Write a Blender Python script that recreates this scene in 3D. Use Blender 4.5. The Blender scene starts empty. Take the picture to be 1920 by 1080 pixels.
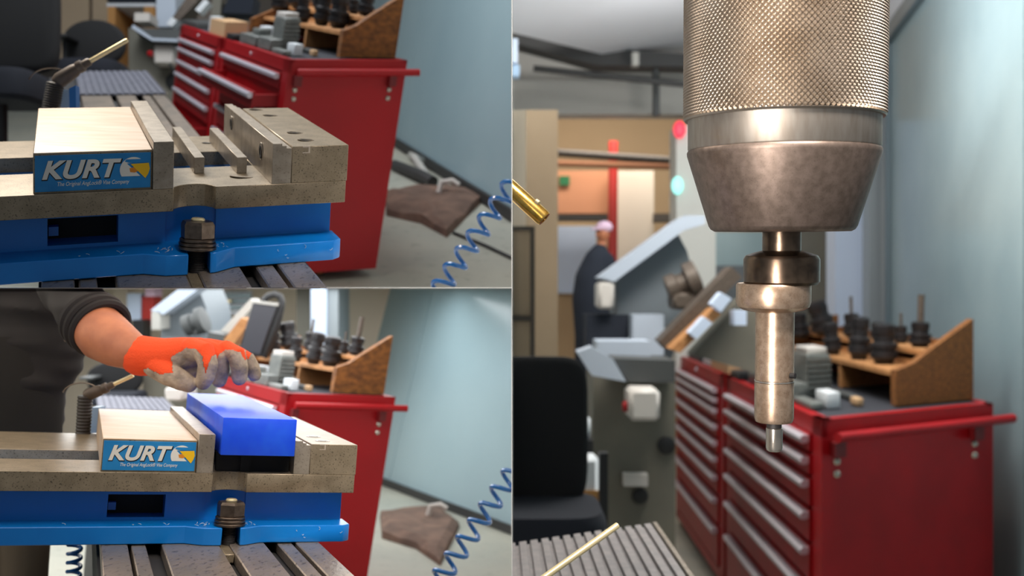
import bpy, bmesh, math, random
from mathutils import Vector, Matrix, noise
random.seed(7)
S = bpy.context.scene
COL = S.collection
FPX, ZC = 1900.0, 1.5           # focal length in pixels of a 1920 px wide frame, eye height

# ---------------------------------------------------------------- camera, world, lights, exposure
cam = bpy.data.cameras.new('camera'); cam.sensor_width = 36; cam.lens = 36 * FPX / 1920
cam.clip_start = .02; cam.clip_end = 60
cam.dof.use_dof = True; cam.dof.focus_distance = .955; cam.dof.aperture_fstop = 6.6
camo = bpy.data.objects.new('camera', cam); COL.objects.link(camo)
camo.location = (0, 0, ZC); camo.rotation_euler = (math.pi / 2, 0, 0); S.camera = camo
S.view_settings.view_transform = 'Standard'; S.view_settings.look = 'None'
S.view_settings.gamma = 1; S.view_settings.use_curve_mapping = False
S.view_settings.exposure = 0.0
W = bpy.data.worlds.new('world'); S.world = W; W.use_nodes = True
W.node_tree.nodes['Background'].inputs[0].default_value = (.80, .90, 1, 1)
W.node_tree.nodes['Background'].inputs[1].default_value = .17


def lamp(name, loc, target, size, power, color=(1, 1, 1), sy=None, spread=180):
    l = bpy.data.lights.new(name, 'AREA'); l.energy = power; l.color = color
    l.shape = 'RECTANGLE'; l.size = size; l.size_y = sy or size; l.spread = math.radians(spread)
    o = bpy.data.objects.new(name, l); COL.objects.link(o); o.location = loc
    d = Vector(target) - Vector(loc)
    o.rotation_euler = d.to_track_quat('-Z', 'Y').to_euler()
    return o


# upper left bay: workshop lamp over the vise, ceiling lamp over the cabinets
lamp('vise_lamp', (-.80, 1.45, 2.35), (-.34, 1.02, 1.62), .22, 6.6, (1, .88, .74))
lamp('bay_lamp', (-1.0, 2.5, 3.7), (-.35, 3.0, 2.2), 1.2, 46, (.93, .97, 1))
# lower left bay: unseen area lights added edge-on under the partition
lamp('overhead_light', (-.62, 1.25, ZC - .004), (-.62, 1.25, 0), 1.15, 5.2, (1, .90, .78), .9)
lamp('overhead_light', (-1.0, 3.0, ZC - .004), (-1.0, 3.0, 0), 1.4, 44, (.95, .98, 1), 2.6)
# right bay: area lights added for streaks on the chuck, lights of the hall
lamp('streak_light', (.30, .38, 2.35), (.26, .95, 1.62), .34, 4.2, (1, .92, .85), .3, 60)
lamp('streak_light', (.02, .55, 1.55), (.25, .95, 1.56), .10, .85, (1, .92, .86), .7, 60)
lamp('hall_light', (.9, 5.2, 3.9), (2.0, 6.6, .4), 2.0, 330, (1, .96, .9))
lamp('hall_light', (1.75, 6.5, 2.3), (1.4, 8.0, 5.0), .7, 46, (1, .96, .92))  # added in mid-air behind the chuck to brighten the ceiling
lamp('hall_light', (1.7, 7.0, 3.9), (3.0, 8.6, 1.6), 1.6, 52, (.92, .96, 1))
lamp('hall_light', (1.25, 11.3, 3.7), (1.1, 12.9, 1.2), 1.6, 55, (1, .93, .84), .4)  # added out of sight behind the lintel to brighten the far hall


# ---------------------------------------------------------------- maths
def V(*a): return Vector(a)
def P(px, py, Y): return Vector(((px - 960) / FPX * Y, Y, ZC - (py - 540) / FPX * Y))
def D(px, py): return Vector(((px - 960) / FPX, 1, -(py - 540) / FPX)).normalized()
EYE = Vector((0, 0, ZC))


class Fr:
    """an oblique frame: origin and three axes"""
    def __init__(s, o, ex, ey, ez):
        s.o = Vector(o); s.M = Matrix((ex, ey, ez)).transposed(); s.I = s.M.inverted()
    def w(s, p): return s.o + s.M @ Vector(p)
    def loc(s, p): return s.I @ (Vector(p) - s.o)
    def on(s, px, py, ax, val):
        c = s.loc(EYE); d = s.I @ D(px, py); t = (val - c[ax]) / d[ax]
        return c + d * t
    def won(s, px, py, ax, val): return s.w(s.on(px, py, ax, val))


WF = Fr((0, 0, 0), (1, 0, 0), (0, 1, 0), (0, 0, 1))
E3 = .0004
CLIP = {'TL': [((-E3, 0, 0), (1, 0, 0)), ((0, 0, ZC + E3), (0, 0, -1))],
        'BL': [((-E3, 0, 0), (1, 0, 0)), ((0, 0, ZC - E3), (0, 0, 1))],
        'R': [((E3, 0, 0), (-1, 0, 0))], None: []}


# ---------------------------------------------------------------- materials
def lin(c):
    return tuple(((x / 255 / 12.92) if x / 255 <= .04045 else ((x / 255 + .055) / 1.055) ** 2.4) for x in c)


def mat(name, rgb, rough=.5, metal=0., spec=.5, var=0., scale=30., rgb2=None, pits=0., pscale=200., stretch=(1, 1, 1),
        bump=0., emit=0., alpha=1., sss=0., coat=0., thr=(.35, .65)):
    m = bpy.data.materials.new(name); m.use_nodes = True
    nt = m.node_tree; b = nt.nodes['Principled BSDF']
    c = lin(rgb) + (1,)
    b.inputs['Base Color'].default_value = c
    b.inputs['Roughness'].default_value = rough; b.inputs['Metallic'].default_value = metal
    b.inputs['Specular IOR Level'].default_value = spec
    if coat: b.inputs['Coat Weight'].default_value = coat
    if sss:
        b.inputs['Subsurface Weight'].default_value = sss; b.inputs['Subsurface Radius'].default_value = (.2, .3, 1)
        b.inputs['Subsurface Scale'].default_value = .01
    if emit:
        b.inputs['Emission Color'].default_value = c; b.inputs['Emission Strength'].default_value = emit
    if rgb2 is not None or pits or bump:
        tc = nt.nodes.new('ShaderNodeNewGeometry'); mp = nt.nodes.new('ShaderNodeMapping')
        mp.inputs['Scale'].default_value = stretch
        nt.links.new(tc.outputs['Position'], mp.inputs['Vector'])
        src = None
        if rgb2 is not None:
            n = nt.nodes.new('ShaderNodeTexNoise'); n.inputs['Scale'].default_value = scale
            n.inputs['Detail'].default_value = 6
            nt.links.new(mp.outputs[0], n.inputs['Vector'])
            r = nt.nodes.new('ShaderNodeValToRGB')
            r.color_ramp.elements[0].position = thr[0]; r.color_ramp.elements[0].color = c
            r.color_ramp.elements[1].position = thr[1]; r.color_ramp.elements[1].color = lin(rgb2) + (1,)
            nt.links.new(n.outputs['Fac'], r.inputs[0]); src = r.outputs[0]
        if pits:
            n2 = nt.nodes.new('ShaderNodeTexNoise'); n2.inputs['Scale'].default_value = pscale
            n2.inputs['Detail'].default_value = 3
            nt.links.new(mp.outputs[0], n2.inputs['Vector'])
            r2 = nt.nodes.new('ShaderNodeValToRGB')
            r2.color_ramp.elements[0].position = .30; r2.color_ramp.elements[0].color = (1 - pits,) * 3 + (1,)
            r2.color_ramp.elements[1].position = .42; r2.color_ramp.elements[1].color = (1, 1, 1, 1)
            nt.links.new(n2.outputs['Fac'], r2.inputs[0])
            mx = nt.nodes.new('ShaderNodeMix'); mx.data_type = 'RGBA'; mx.blend_type = 'MULTIPLY'
            mx.inputs[0].default_value = 1
            if src: nt.links.new(src, mx.inputs[6])
            else: mx.inputs[6].default_value = c
            nt.links.new(r2.outputs[0], mx.inputs[7]); src = mx.outputs[2]
        if src: nt.links.new(src, b.inputs['Base Color'])
        if bump:
            n3 = nt.nodes.new('ShaderNodeTexNoise'); n3.inputs['Scale'].default_value = pscale
            nt.links.new(mp.outputs[0], n3.inputs['Vector'])
            bp = nt.nodes.new('ShaderNodeBump'); bp.inputs['Strength'].default_value = bump
            bp.inputs['Distance'].default_value = .002
            nt.links.new(n3.outputs['Fac'], bp.inputs['Height']); nt.links.new(bp.outputs[0], b.inputs['Normal'])
    return m


M = {}
def mk(k, *a, **kw): M[k] = mat(k, *a, **kw)
mk('bed_steel', (136, 122, 100), .36, .4, rgb2=(162, 146, 122), scale=60, pits=.7, pscale=640, bump=.04, thr=(.3, .7))
mk('ground_steel', (205, 186, 164), .34, .45, rgb2=(222, 208, 192), scale=25, stretch=(1, 1, 1))
mk('plate_steel', (150, 138, 122), .36, .5, rgb2=(174, 162, 146), scale=60, pits=.35, pscale=500)
mk('block_steel', (192, 164, 134), .42, .2, rgb2=(204, 184, 162), scale=18, stretch=(1, 4, 1))
mk('vise_blue', (0, 120, 208), .32, 0, rgb2=(0, 128, 216), scale=20, coat=.2)
mk('plate_blue', (24, 128, 196), .45, rgb2=(40, 140, 205), scale=60)
mk('ink_white', (236, 232, 222), .5)
mk('ink_black', (18, 18, 22), .5)
mk('ink_yellow', (248, 196, 22), .5)
mk('ink_orange', (226, 140, 40), .5)
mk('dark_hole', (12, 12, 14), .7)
mk('dark_steel', (92, 80, 72), .28, .85, rgb2=(120, 106, 94), scale=120)
mk('bright_steel', (190, 182, 170), .25, .9)
mk('table_steel', (150, 140, 130), .36, .6, rgb2=(176, 160, 146), scale=30, pits=.6, pscale=260, bump=.3, stretch=(1, .4, 1))
mk('rib_steel', (84, 86, 98), .75, 0, rgb2=(102, 102, 112), scale=50)
mk('rib_pale', (176, 168, 166), .45, .2, rgb2=(158, 152, 152), scale=50)
mk('cast_dark', (44, 42, 42), .7)
mk('wax', (22, 78, 232), .38, 0, rgb2=(36, 98, 240), scale=40, sss=.25)
mk('brass', (205, 160, 70), .25, .9, rgb2=(222, 184, 100), scale=150)
mk('brass_pale', (238, 220, 172), .3, .5)
mk('gun_grey', (96, 84, 74), .5, .2, rgb2=(76, 66, 58), scale=60)
mk('gun_dark', (46, 42, 40), .55)
mk('tape_blue', (28, 96, 160), .5)
mk('fitting_blue', (156, 184, 214), .45)
mk('red', (164, 9, 20), .42, 0, spec=.35, rgb2=(150, 8, 17), scale=4)
mk('red_dark', (104, 10, 14), .5)
mk('chrome', (206, 202, 212), .35, .35)
mk('mat_black', (42, 44, 52), .8)
mk('osb', (142, 88, 34), .75, 0, rgb2=(96, 56, 20), scale=55, stretch=(1, 1, 1.6))
mk('ply', (182, 130, 80), .7, 0, rgb2=(160, 108, 62), scale=30)
mk('tool_black', (38, 36, 38), .42, .3)
mk('tool_grey', (126, 128, 124), .45, .3, rgb2=(104, 108, 106), scale=60)
mk('tool_white', (206, 210, 214), .5)
mk('cardboard', (186, 150, 112), .8)
mk('glass_wall', (158, 180, 186), .22, 0, rgb2=(142, 166, 174), scale=.8, spec=.45)
mk('glass_frame', (150, 158, 162), .4, .3)
mk('seam', (92, 108, 116), .5)
mk('floor', (178, 176, 162), .5, 0, rgb2=(158, 160, 150), scale=2.2, pits=.2, pscale=30)
mk('rag', (122, 96, 82), .9, 0, rgb2=(92, 72, 62), scale=14)
mk('pipe_dark', (50, 50, 50), .6)
mk('hose_blue', (30, 104, 176), .25, 0, coat=.5)
mk('chair_black', (20, 20, 22), .85)
mk('chair_navy', (19, 23, 34), .9)
mk('plastic_black', (26, 26, 28), .5)
mk('olive_grey', (112, 108, 96), .6, 0, rgb2=(100, 98, 88), scale=3)
mk('tray_grey', (74, 76, 76), .55, .2)
mk('box_white', (198, 192, 186), .5)
mk('panel_pale', (176, 186, 200), .45)
mk('panel_grey', (104, 112, 118), .5)
mk('tan_door', (184, 162, 136), .6, 0, rgb2=(174, 152, 126), scale=2)
mk('orange_wood', (178, 128, 72), .7)
mk('frame_dark', (72, 64, 56), .6)
mk('white_paint', (205, 208, 214), .6)
mk('column_paint', (206, 205, 198), .7)
mk('blue_white', (196, 210, 232), .6)
mk('grey_paint', (170, 168, 162), .6)
mk('warm_wall', (176, 148, 112), .7)
mk('beige_wall', (206, 192, 174), .7)
mk('brick_orange', (178, 122, 88), .8)
mk('pipe_red', (176, 44, 36), .5)
mk('lamp_cyan', (150, 235, 225), .4, emit=1.2)
mk('lamp_red', (240, 60, 80), .4, emit=1.0)
mk('sign_green', (12, 92, 48), .5)
mk('skin', (190, 122, 86), .5, 0, rgb2=(166, 102, 72), scale=40, sss=.15)
mk('knit_orange', (236, 78, 28), .85, 0, bump=.5, pscale=700)
mk('rubber_grey', (178, 162, 142), .7, 0, rgb2=(128, 116, 102), scale=70, bump=.5, pscale=300)
mk('jacket', (23, 20, 21), .8, 0, rgb2=(31, 27, 27), scale=25, bump=.4, pscale=30)
mk('apron', (32, 29, 27), .9, 0, rgb2=(26, 24, 22), scale=9)
mk('cord', (120, 104, 92), .8)
mk('trousers', (118, 104, 88), .9)
mk('chuck_knurl', (170, 158, 144), .36, .9, rgb2=(186, 176, 164), scale=30)
mk('chuck_ring', (172, 164, 154), .44, .9, rgb2=(158, 148, 136), scale=160, stretch=(1, 1, .2))
mk('chuck_cone', (134, 118, 108), .45, .8, rgb2=(114, 100, 90), scale=130, pits=.25, pscale=900)
mk('finder_steel', (204, 178, 154), .32, .85, rgb2=(176, 148, 124), scale=130, pits=.3, pscale=700)
mk('finder_dark', (128, 108, 90), .26, .95, rgb2=(92, 78, 66), scale=90)
mk('partition', (214, 214, 210), .6)
mk('cap_pink', (206, 176, 196), .7)
mk('hair', (60, 48, 40), .8)
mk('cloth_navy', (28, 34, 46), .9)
mk('screen_dark', (62, 62, 68), .3)
mk('concrete', (150, 146, 138), .8, 0, rgb2=(138, 134, 128), scale=3)


# ---------------------------------------------------------------- mesh builder
class MB:
    def __init__(s, fr=WF): s.fr = fr; s.bm = bmesh.new()
    def _faces(s, vs, fs):
        bv = [s.bm.verts.new(v) for v in vs]; out = []
        for f in fs:
            try: out.append(s.bm.faces.new([bv[i] for i in f]))
            except ValueError: pass
        return bv, out
    def hexa(s, p, bev=0, seg=1):
        """8 world points, bottom ring then top ring"""
        bv, fs = s._faces(p, [(3, 2, 1, 0), (4, 5, 6, 7), (0, 1, 5, 4), (1, 2, 6, 5), (2, 3, 7, 6), (3, 0, 4, 7)])
        bmesh.ops.recalc_face_normals(s.bm, faces=fs)
        if bev:
            es = list({e for f in fs for e in f.edges})
            bmesh.ops.bevel(s.bm, geom=es, offset=bev, segments=seg, profile=.5, affect='EDGES', clamp_overlap=True)
        return s
    def box(s, a, b, bev=0, seg=1):
        x0, x1 = sorted((a[0], b[0])); y0, y1 = sorted((a[1], b[1])); z0, z1 = sorted((a[2], b[2])); w = s.fr.w
        return s.hexa([w((x0, y0, z0)), w((x1, y0, z0)), w((x1, y1, z0)), w((x0, y1, z0)),
                       w((x0, y0, z1)), w((x1, y0, z1)), w((x1, y1, z1)), w((x0, y1, z1))], bev, seg)
    def prism(s, pts, vec, bev=0, world=False):
        """polygon of frame points swept by a frame vector"""
        if world: ps = [Vector(p) for p in pts]; v = Vector(vec)
        else: ps = [s.fr.w(p) for p in pts]; v = s.fr.M @ Vector(vec)
        n = len(ps)
        bv, fs = s._faces(ps + [p + v for p in ps], [tuple(range(n))[::-1], tuple(range(n, 2 * n))] +
                          [(i, (i + 1) % n, n + (i + 1) % n, n + i) for i in range(n)])
        bmesh.ops.recalc_face_normals(s.bm, faces=fs)
        if bev:
            es = list({e for f in fs for e in f.edges})
            bmesh.ops.bevel(s.bm, geom=es, offset=bev, segments=1, profile=.5, affect='EDGES', clamp_overlap=True)
        return s
    def rings(s, rings, close=True, cap=True):
        """world rings of equal length joined into a tube"""
        bvs = [[s.bm.verts.new(p) for p in r] for r in rings]; n = len(rings[0]); fs = []
        for a, b in zip(bvs, bvs[1:]):
            for i in range(n if close else n - 1):
                j = (i + 1) % n
                fs.append(s.bm.faces.new((a[i], a[j], b[j], b[i])))
        if cap:
            fs.append(s.bm.faces.new(bvs[0][::-1])); fs.append(s.bm.faces.new(bvs[-1]))
        bmesh.ops.recalc_face_normals(s.bm, faces=fs)
        return s
    def lathe(s, base, axis, prof, seg=32, world=False):
        """profile of (radius, height) about an axis, in metres"""
        b = Vector(base) if world else s.fr.w(base)
        ax = (Vector(axis) if world else s.fr.M @ Vector(axis)).normalized()
        t = ax.orthogonal().normalized() if abs(ax.z) < .9 else (V(1, 0, 0) - ax * ax.x).normalized()
        u = ax.cross(t)
        rs = []
        for r, h in prof:
            r = max(r, 1e-5)
            rs.append([b + ax * h + (t * math.cos(2 * math.pi * i / seg) + u * math.sin(2 * math.pi * i / seg)) * r for i in range(seg)])
        return s.rings(rs)
    def cyl(s, p0, p1, r, seg=20, r1=None, world=False):
        a = Vector(p0) if world else s.fr.w(p0); b = Vector(p1) if world else s.fr.w(p1)
        L = (b - a).length
        return s.lathe(a, (b - a), [(r, 0), (r if r1 is None else r1, L)], seg, world=True)
    def tube(s, pts, r, seg=10, world=False, flat=None):
        ps = [Vector(p) if world else s.fr.w(p) for p in pts]; n = len(ps)
        rr = r if isinstance(r, (list, tuple)) else [r] * n
        tg = [(ps[min(i + 1, n - 1)] - ps[max(i - 1, 0)]).normalized() for i in range(n)]
        nrm = tg[0].orthogonal().normalized(); rs = []
        for i in range(n):
            nrm = (nrm - tg[i] * nrm.dot(tg[i])).normalized(); bn = tg[i].cross(nrm)
            rs.append([ps[i] + (nrm * math.cos(2 * math.pi * k / seg) + bn * math.sin(2 * math.pi * k / seg)) * rr[i] for k in range(seg)])
        return s.rings(rs)
    def ell(s, c, rx, ry, rz, world=True, seg=20, rot=None):
        m = Matrix.Translation(Vector(c) if world else s.fr.w(c))
        if rot: m = m @ rot.to_4x4()
        m = m @ Matrix.Diagonal((rx, ry, rz, 1))
        bmesh.ops.create_uvsphere(s.bm, u_segments=seg, v_segments=max(8, seg // 2), radius=1, matrix=m)
        return s
    def build(s, name, material, parent=None, clip=None, label=None, angle=38, kind=None, base=None):
        bm = s.bm
        for co, no in CLIP[clip]:
            co = Vector(co); no = Vector(no)
            if any((v.co - co).dot(no) > 1e-6 for v in bm.verts):
                g = bm.verts[:] + bm.edges[:] + bm.faces[:]
                r = bmesh.ops.bisect_plane(bm, geom=g, plane_co=co, plane_no=no, clear_outer=True, dist=1e-6)
                es = [e for e in r['geom_cut'] if isinstance(e, bmesh.types.BMEdge) and e.is_valid and e.is_boundary]
                if es:
                    try: bmesh.ops.holes_fill(bm, edges=es, sides=0)
                    except Exception: pass
        if not bm.verts:
            bm.free(); return None
        bm.normal_update()
        for f in bm.faces: f.smooth = True
        lim = math.radians(angle)
        for e in bm.edges:
            if len(e.link_faces) == 2 and e.calc_face_angle(0) > lim: e.smooth = False
        if parent is None:
            if base is None:
                xs = [v.co for v in bm.verts]
                base = Vector(((min(v.x for v in xs) + max(v.x for v in xs)) / 2, (min(v.y for v in xs) + max(v.y for v in xs)) / 2, min(v.z for v in xs)))
            org = Vector(base)
        else: org = Vector(parent['base'])
        bmesh.ops.translate(bm, verts=bm.verts, vec=-org)
        me = bpy.data.meshes.new(name); bm.to_mesh(me); bm.free()
        mats = material if isinstance(material, (list, tuple)) else [material]
        for k in mats: me.materials.append(M[k])
        o = bpy.data.objects.new(name, me); COL.objects.link(o)
        o['base'] = list(org)
        if parent is None: o.location = org
        else: o.parent = parent
        if label: o['label'] = label
        if kind: o['kind'] = kind
        return o


def thing(name, label, cat, base, group=None):
    o = bpy.data.objects.new(name, None); COL.objects.link(o); o.location = Vector(base)
    o['base'] = list(base); o['label'] = label; o['category'] = cat; o.empty_display_size = .05
    if group: o['group'] = group
    bpy.context.view_layer.update()
    return o
def tag(o, label, cat, group=None):
    if o is None: return o
    o['label'] = label; o['category'] = cat
    if group: o['group'] = group
    return o
def structure(o):
    if o: o['kind'] = 'structure'
    return o


def copy_thing(o, shift, label, scale=None):
    """a copy of a thing and its parts, moved by a world vector"""
    c = o.copy(); COL.objects.link(c); c.location = o.location + Vector(shift); c['label'] = label
    c['base'] = list(c.location)
    for ch in list(o.children):
        d = ch.copy(); COL.objects.link(d); d.parent = c
        for g in list(ch.children):
            h = g.copy(); COL.objects.link(h); h.parent = d
    return c


def text_mesh(body, size, shear=0., bold=0., spacing=1.):
    cu = bpy.data.curves.new('lettering', 'FONT'); cu.body = body; cu.size = size; cu.shear = shear
    cu.offset = bold; cu.extrude = 0; cu.space_character = spacing
    o = bpy.data.objects.new('lettering', cu); COL.objects.link(o)
    dg = bpy.context.evaluated_depsgraph_get(); dg.update()
    me = bpy.data.meshes.new_from_object(o.evaluated_get(dg))
    vs = [v.co.copy() for v in me.vertices]; fs = [tuple(p.vertices) for p in me.polygons]
    bpy.data.objects.remove(o); bpy.data.curves.remove(cu); bpy.data.meshes.remove(me)
    return vs, fs


# ---------------------------------------------------------------- frames of the two vise bays (millimetres of the vise)
def scaled(o, ex, ey, ez, k): return Fr(o, ex * k, ey * k, ez * k)
TLF = scaled(P(62, 366, .95), D(5440, 119), D(104, -66), -D(100, 11000), .001)
kb = .97 / 1.17
BLF = scaled(P(188, 885, .97), D(5700, 950), D(160, 607), D(2878, -30400), .001 * kb)

def make_vise(fr, Dp, clip, label):
    k = fr.M.col[0].length * 1000          # world size of a vise millimetre, in mm
    mm = k * .001
    t = thing('machine_vise', label, 'vise', fr.w((100, Dp / 2, -82)))
    # blue casting: flange with the bolt slot, recessed body with a window
    m = MB(fr)
    fl = [(-330, -6), (98, -6), (118, -19), (139, -21), (139, 15), (160, 15), (160, -21), (166, -20), (186, -6), (288, -6), (297, 2), (297, 40), (-330, 40)]
    m.prism([(x, y, -82) for x, y in fl], (0, 0, 20.5), bev=.0009 * k)
    m.box((-330, 36, -82), (12, Dp - 30, -21)); m.box((77, 36, -82), (122, Dp - 30, -21)); m.box((122, 40, -82), (172, Dp - 30, -21))
    m.box((172, 36, -82), (293, Dp - 30, -21))
    m.box((12, 36, -82), (77, Dp - 30, -58)); m.box((12, 36, -31), (77, Dp - 30, -21))
    m.box((-330, 95, -30), (230, Dp - 120, -16))
    m.box((13, 52, -52), (22, 62, -43)); m.box((-330, Dp - 34, -82), (297, Dp, -62), bev=.0009 * k)  # first box is made up, standing in for light on the blue inside
    m.build('casting', 'vise_blue', t, clip)
    MB(fr).box((12.2, 66, -58), (76.8, 80, -31)).build('recess_shade', 'dark_hole', t, clip)  # black slab closing the window, the shade inside put into its colour
    # bed: two ways with a channel, scalloped over the bolt
    m = MB(fr)
    sc = [(-330, 0), (126, 0), (127, 9), (133, 16), (141, 20), (150, 20.5), (158, 17), (164, 9), (166.5, 0), (299, 0), (299, 112), (-330, 112)]
    m.prism([(x, y, -22.5) for x, y in sc], (0, 0, 22.5), bev=.0005 * k)
    m.box((-330, 214, -22.5), (221, Dp - 8, 0), bev=.0005 * k)
    m.box((221, 112, -22.5), (299, Dp - 8, 0), bev=.0005 * k)
    m.build('bed', 'bed_steel', t, clip)
    MB(fr).lathe((194, 280, -.5), (0, 0, 1), [(7 * mm, 0), (7 * mm, .0007), (5.5 * mm, .0007), (5.5 * mm, .0009)], 24).build('bed_hole', 'tray_grey', t, clip)
    MB(fr).lathe((200, 50, -.5), (0, 0, 1), [(13 * mm, 0), (13 * mm, .0008)], 28).build('bed_plug', 'plate_steel', t, clip)
    # sliding jaw with its name plate
    m = MB(fr); m.box((0, 6, 0), (106, Dp, 38.2), bev=.0006 * k)
    j = m.build('sliding_jaw', 'block_steel', t, clip)
    MB(fr).box((106.3, 0, 0), (125.5, Dp - 6, 46.3), bev=.0005 * k).build('sliding_jaw_plate', 'plate_steel', t, clip)
    MB(fr).box((.3, 5.6, .2), (105.6, 6.4, 37.2)).build('name_plate_backing', 'bed_steel', t, clip)
    np_ = MB(fr).box((1.4, 4.6, 1.6), (104.5, 5.6, 35.8), bev=.0002 * k).build('name_plate', 'plate_blue', t, clip)
    def letters(body, size, x, z, y, name, mt, shear, bold, sx=1.0, sp=1.):
        vs, fs = text_mesh(body, size, shear, bold, sp)
        b = MB(fr)
        lo = min(v.x for v in vs); wd = max(v.x for v in vs) - lo; kx = sx / wd
        top = [fr.w((x + (v.x - lo) * kx, y, z + v.y)) for v in vs]
        b._faces(top, fs)
        g = bmesh.ops.extrude_face_region(b.bm, geom=b.bm.faces[:])
        bmesh.ops.translate(b.bm, verts=[q for q in g['geom'] if isinstance(q, bmesh.types.BMVert)], vec=fr.M @ V(0, .25, 0))
        bmesh.ops.recalc_face_normals(b.bm, faces=b.bm.faces[:])
        return b.build(name, mt, np_, clip)
    letters('KURT', 23.5, 7.0, 13.3, 4.38, 'lettering_shadow', 'ink_black', .28, 1.25, 72, 1.02)
    letters('KURT', 23.5, 7.6, 14.0, 4.2, 'lettering', 'ink_white', .28, .8, 70, 1.02)
    letters('The Original AngLock\u00ae Vise Company', 5.4, 21, 6.6, 4.35, 'small_lettering', 'ink_white', .25, 0.02, 64)
    # emblem: white disc cut by a blue bar, yellow wedge
    def fan(pts, y, name, mt):
        b = MB(fr); b.prism([(x, y, z) for x, z in pts], (0, .25, 0)); return b.build(name, mt, np_, clip)
    cx, cz, r = 88.5, 19.5, 12.3
    arc = lambda a0, a1, rr, n=18: [(cx + rr * math.cos(math.radians(a0 + (a1 - a0) * i / n)), cz + rr * math.sin(math.radians(a0 + (a1 - a0) * i / n))) for i in range(n + 1)]
    fan([(cx - 10.6, 13.3)] + [p for p in arc(212, 40, r)] + [(cx - 6, cz + 6.2), (cx + 6.5, 13.3)], 4.32, 'emblem_disc', 'ink_white')
    fan([(cx - 4.2, cz + 6.8), (cx + 13, cz + 6.8), (cx + 12.4, cz + 10.2), (cx - 6.5, cz + 10.2), (cx - 8, cz + 8.2)], 4.22, 'emblem_bar', 'plate_blue')
    fan([(cx - 2.5, cz + 5.6), (cx + 14.2, cz + 6.2), (cx + 15.2, cz + .5), (cx + 13.8, cz - 4.2), (cx + 11.2, cz - 8.6)], 4.12, 'emblem_wedge', 'ink_yellow')
    fan([(cx - 3.6, cz + 1.6), (cx + 1.2, cz + 2.4), (cx + 5, cz - 1), (cx + 1.4, cz - 2.8), (cx - 2.8, cz - 2.2)], 4.2, 'emblem_dot', 'ink_orange')
    # fixed jaw with stepped jaw plate and cap screws
    MB(fr).box((241.3, 0, 0), (300, Dp - 30, 37.6), bev=.0006 * k).build('fixed_jaw', 'bed_steel', t, clip)
    pr = [(221.5, 0), (221.5, 41), (231, 41), (231, 38.6), (235.5, 38.6), (235.5, 36), (241, 36), (241, 0)]
    MB(fr).prism([(x, 0, z) for x, z in pr], (0, Dp - 8, 0), bev=.0004 * k).build('fixed_jaw_plate', 'plate_steel', t, clip)
    for (yy, zz) in ((64, 22.5), (64 + .62 * (Dp - 8), 23.5)):
        q = MB(fr).lathe((222, yy, zz), (-1, 0, 0), [(10.6 * mm, 0), (10.6 * mm, .0009), (8.8 * mm, .0013), (8.4 * mm, .0008)], 26).build('cap_screw', 'plate_steel', t, clip)
        MB(fr).lathe((221, yy, zz), (-1, 0, 0), [(7.0 * mm, 0), (7.0 * mm, .0008), (4.6 * mm, .0009), (4 * mm, .0004)], 26).build('socket', 'dark_hole', q, clip)
    for (xx, yy) in ((264, 40), (263.5, 94), (263.5, .70 * Dp), (256, .93 * Dp - 20)):
        q = MB(fr).lathe((xx, yy, 37.2), (0, 0, 1), [(9.4 * mm, 0), (9.4 * mm, .0008), (8.2 * mm, .0009)], 24).build('jaw_screw', 'bright_steel', t, clip)
        MB(fr).lathe((xx, yy, 37.9), (0, 0, 1), [(6.6 * mm, 0), (6.6 * mm, .0006)], 24).build('socket', 'dark_steel', q, clip)
    m = MB(fr); m.box((258, -.25, 30.5), (259.6, 1, 37.8)); m.box((252, -.25, 36.4), (258, 1, 37.8)); m.box((252, -.25, 30.5), (258, 1, 31.4)); m.build('chip_mark', 'ground_steel', t, clip)
    # stud, nut and washers
    c = thing('clamp_stud', 'dark steel stud and nut in the blue flange of the vise, ' + ('lower view' if clip == 'BL' else 'upper view'), 'bolt', fr.w((149.5, -3, -96)))
    MB(fr).lathe((149.5, -3, -100), (0, 0, 1), [(8 * mm, 0)] + [(r * mm, .001 * k * (h)) for i in range(22) for r, h in ((8.2, 2 + i * 1.7), (7.3, 2.8 + i * 1.7))] + [(7.2 * mm, .001 * k * 40), (7.2 * mm, .0675 * k), (6 * mm, .069 * k)], 20).build('stud', 'gun_dark', c, clip)
    MB(fr).lathe((149.5, -3, -32.6), (0, 0, 1), [(6.8 * mm, 0), (6.8 * mm, .0018 * k), (5.6 * mm, .003 * k)], 20).build('stud_end', 'brass_pale', c, clip)
    MB(fr).lathe((149.5, -3, -50), (0, 0, 1), [(16.2 * mm, 0), (16.8 * mm, .001 * k), (16.8 * mm, .014 * k), (15 * mm, .0172 * k), (9 * mm, .0176 * k)], 6).build('nut', 'dark_steel', c, clip, angle=20)
    for z, r in ((-61.3, 18.6), (-57.4, 18.2), (-53.6, 17.4)):
        MB(fr).lathe((149.5, -3, z), (0, 0, 1), [((r - .8) * mm, 0), (r * mm, .0008 * k), (r * mm, .0028 * k), ((r - .8) * mm, .0036 * k)], 30).build('washer', 'dark_steel', c, clip)
    # bright curls of swarf on the flange and the casting
    rnd = random.Random(5); m = MB(fr)
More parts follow.
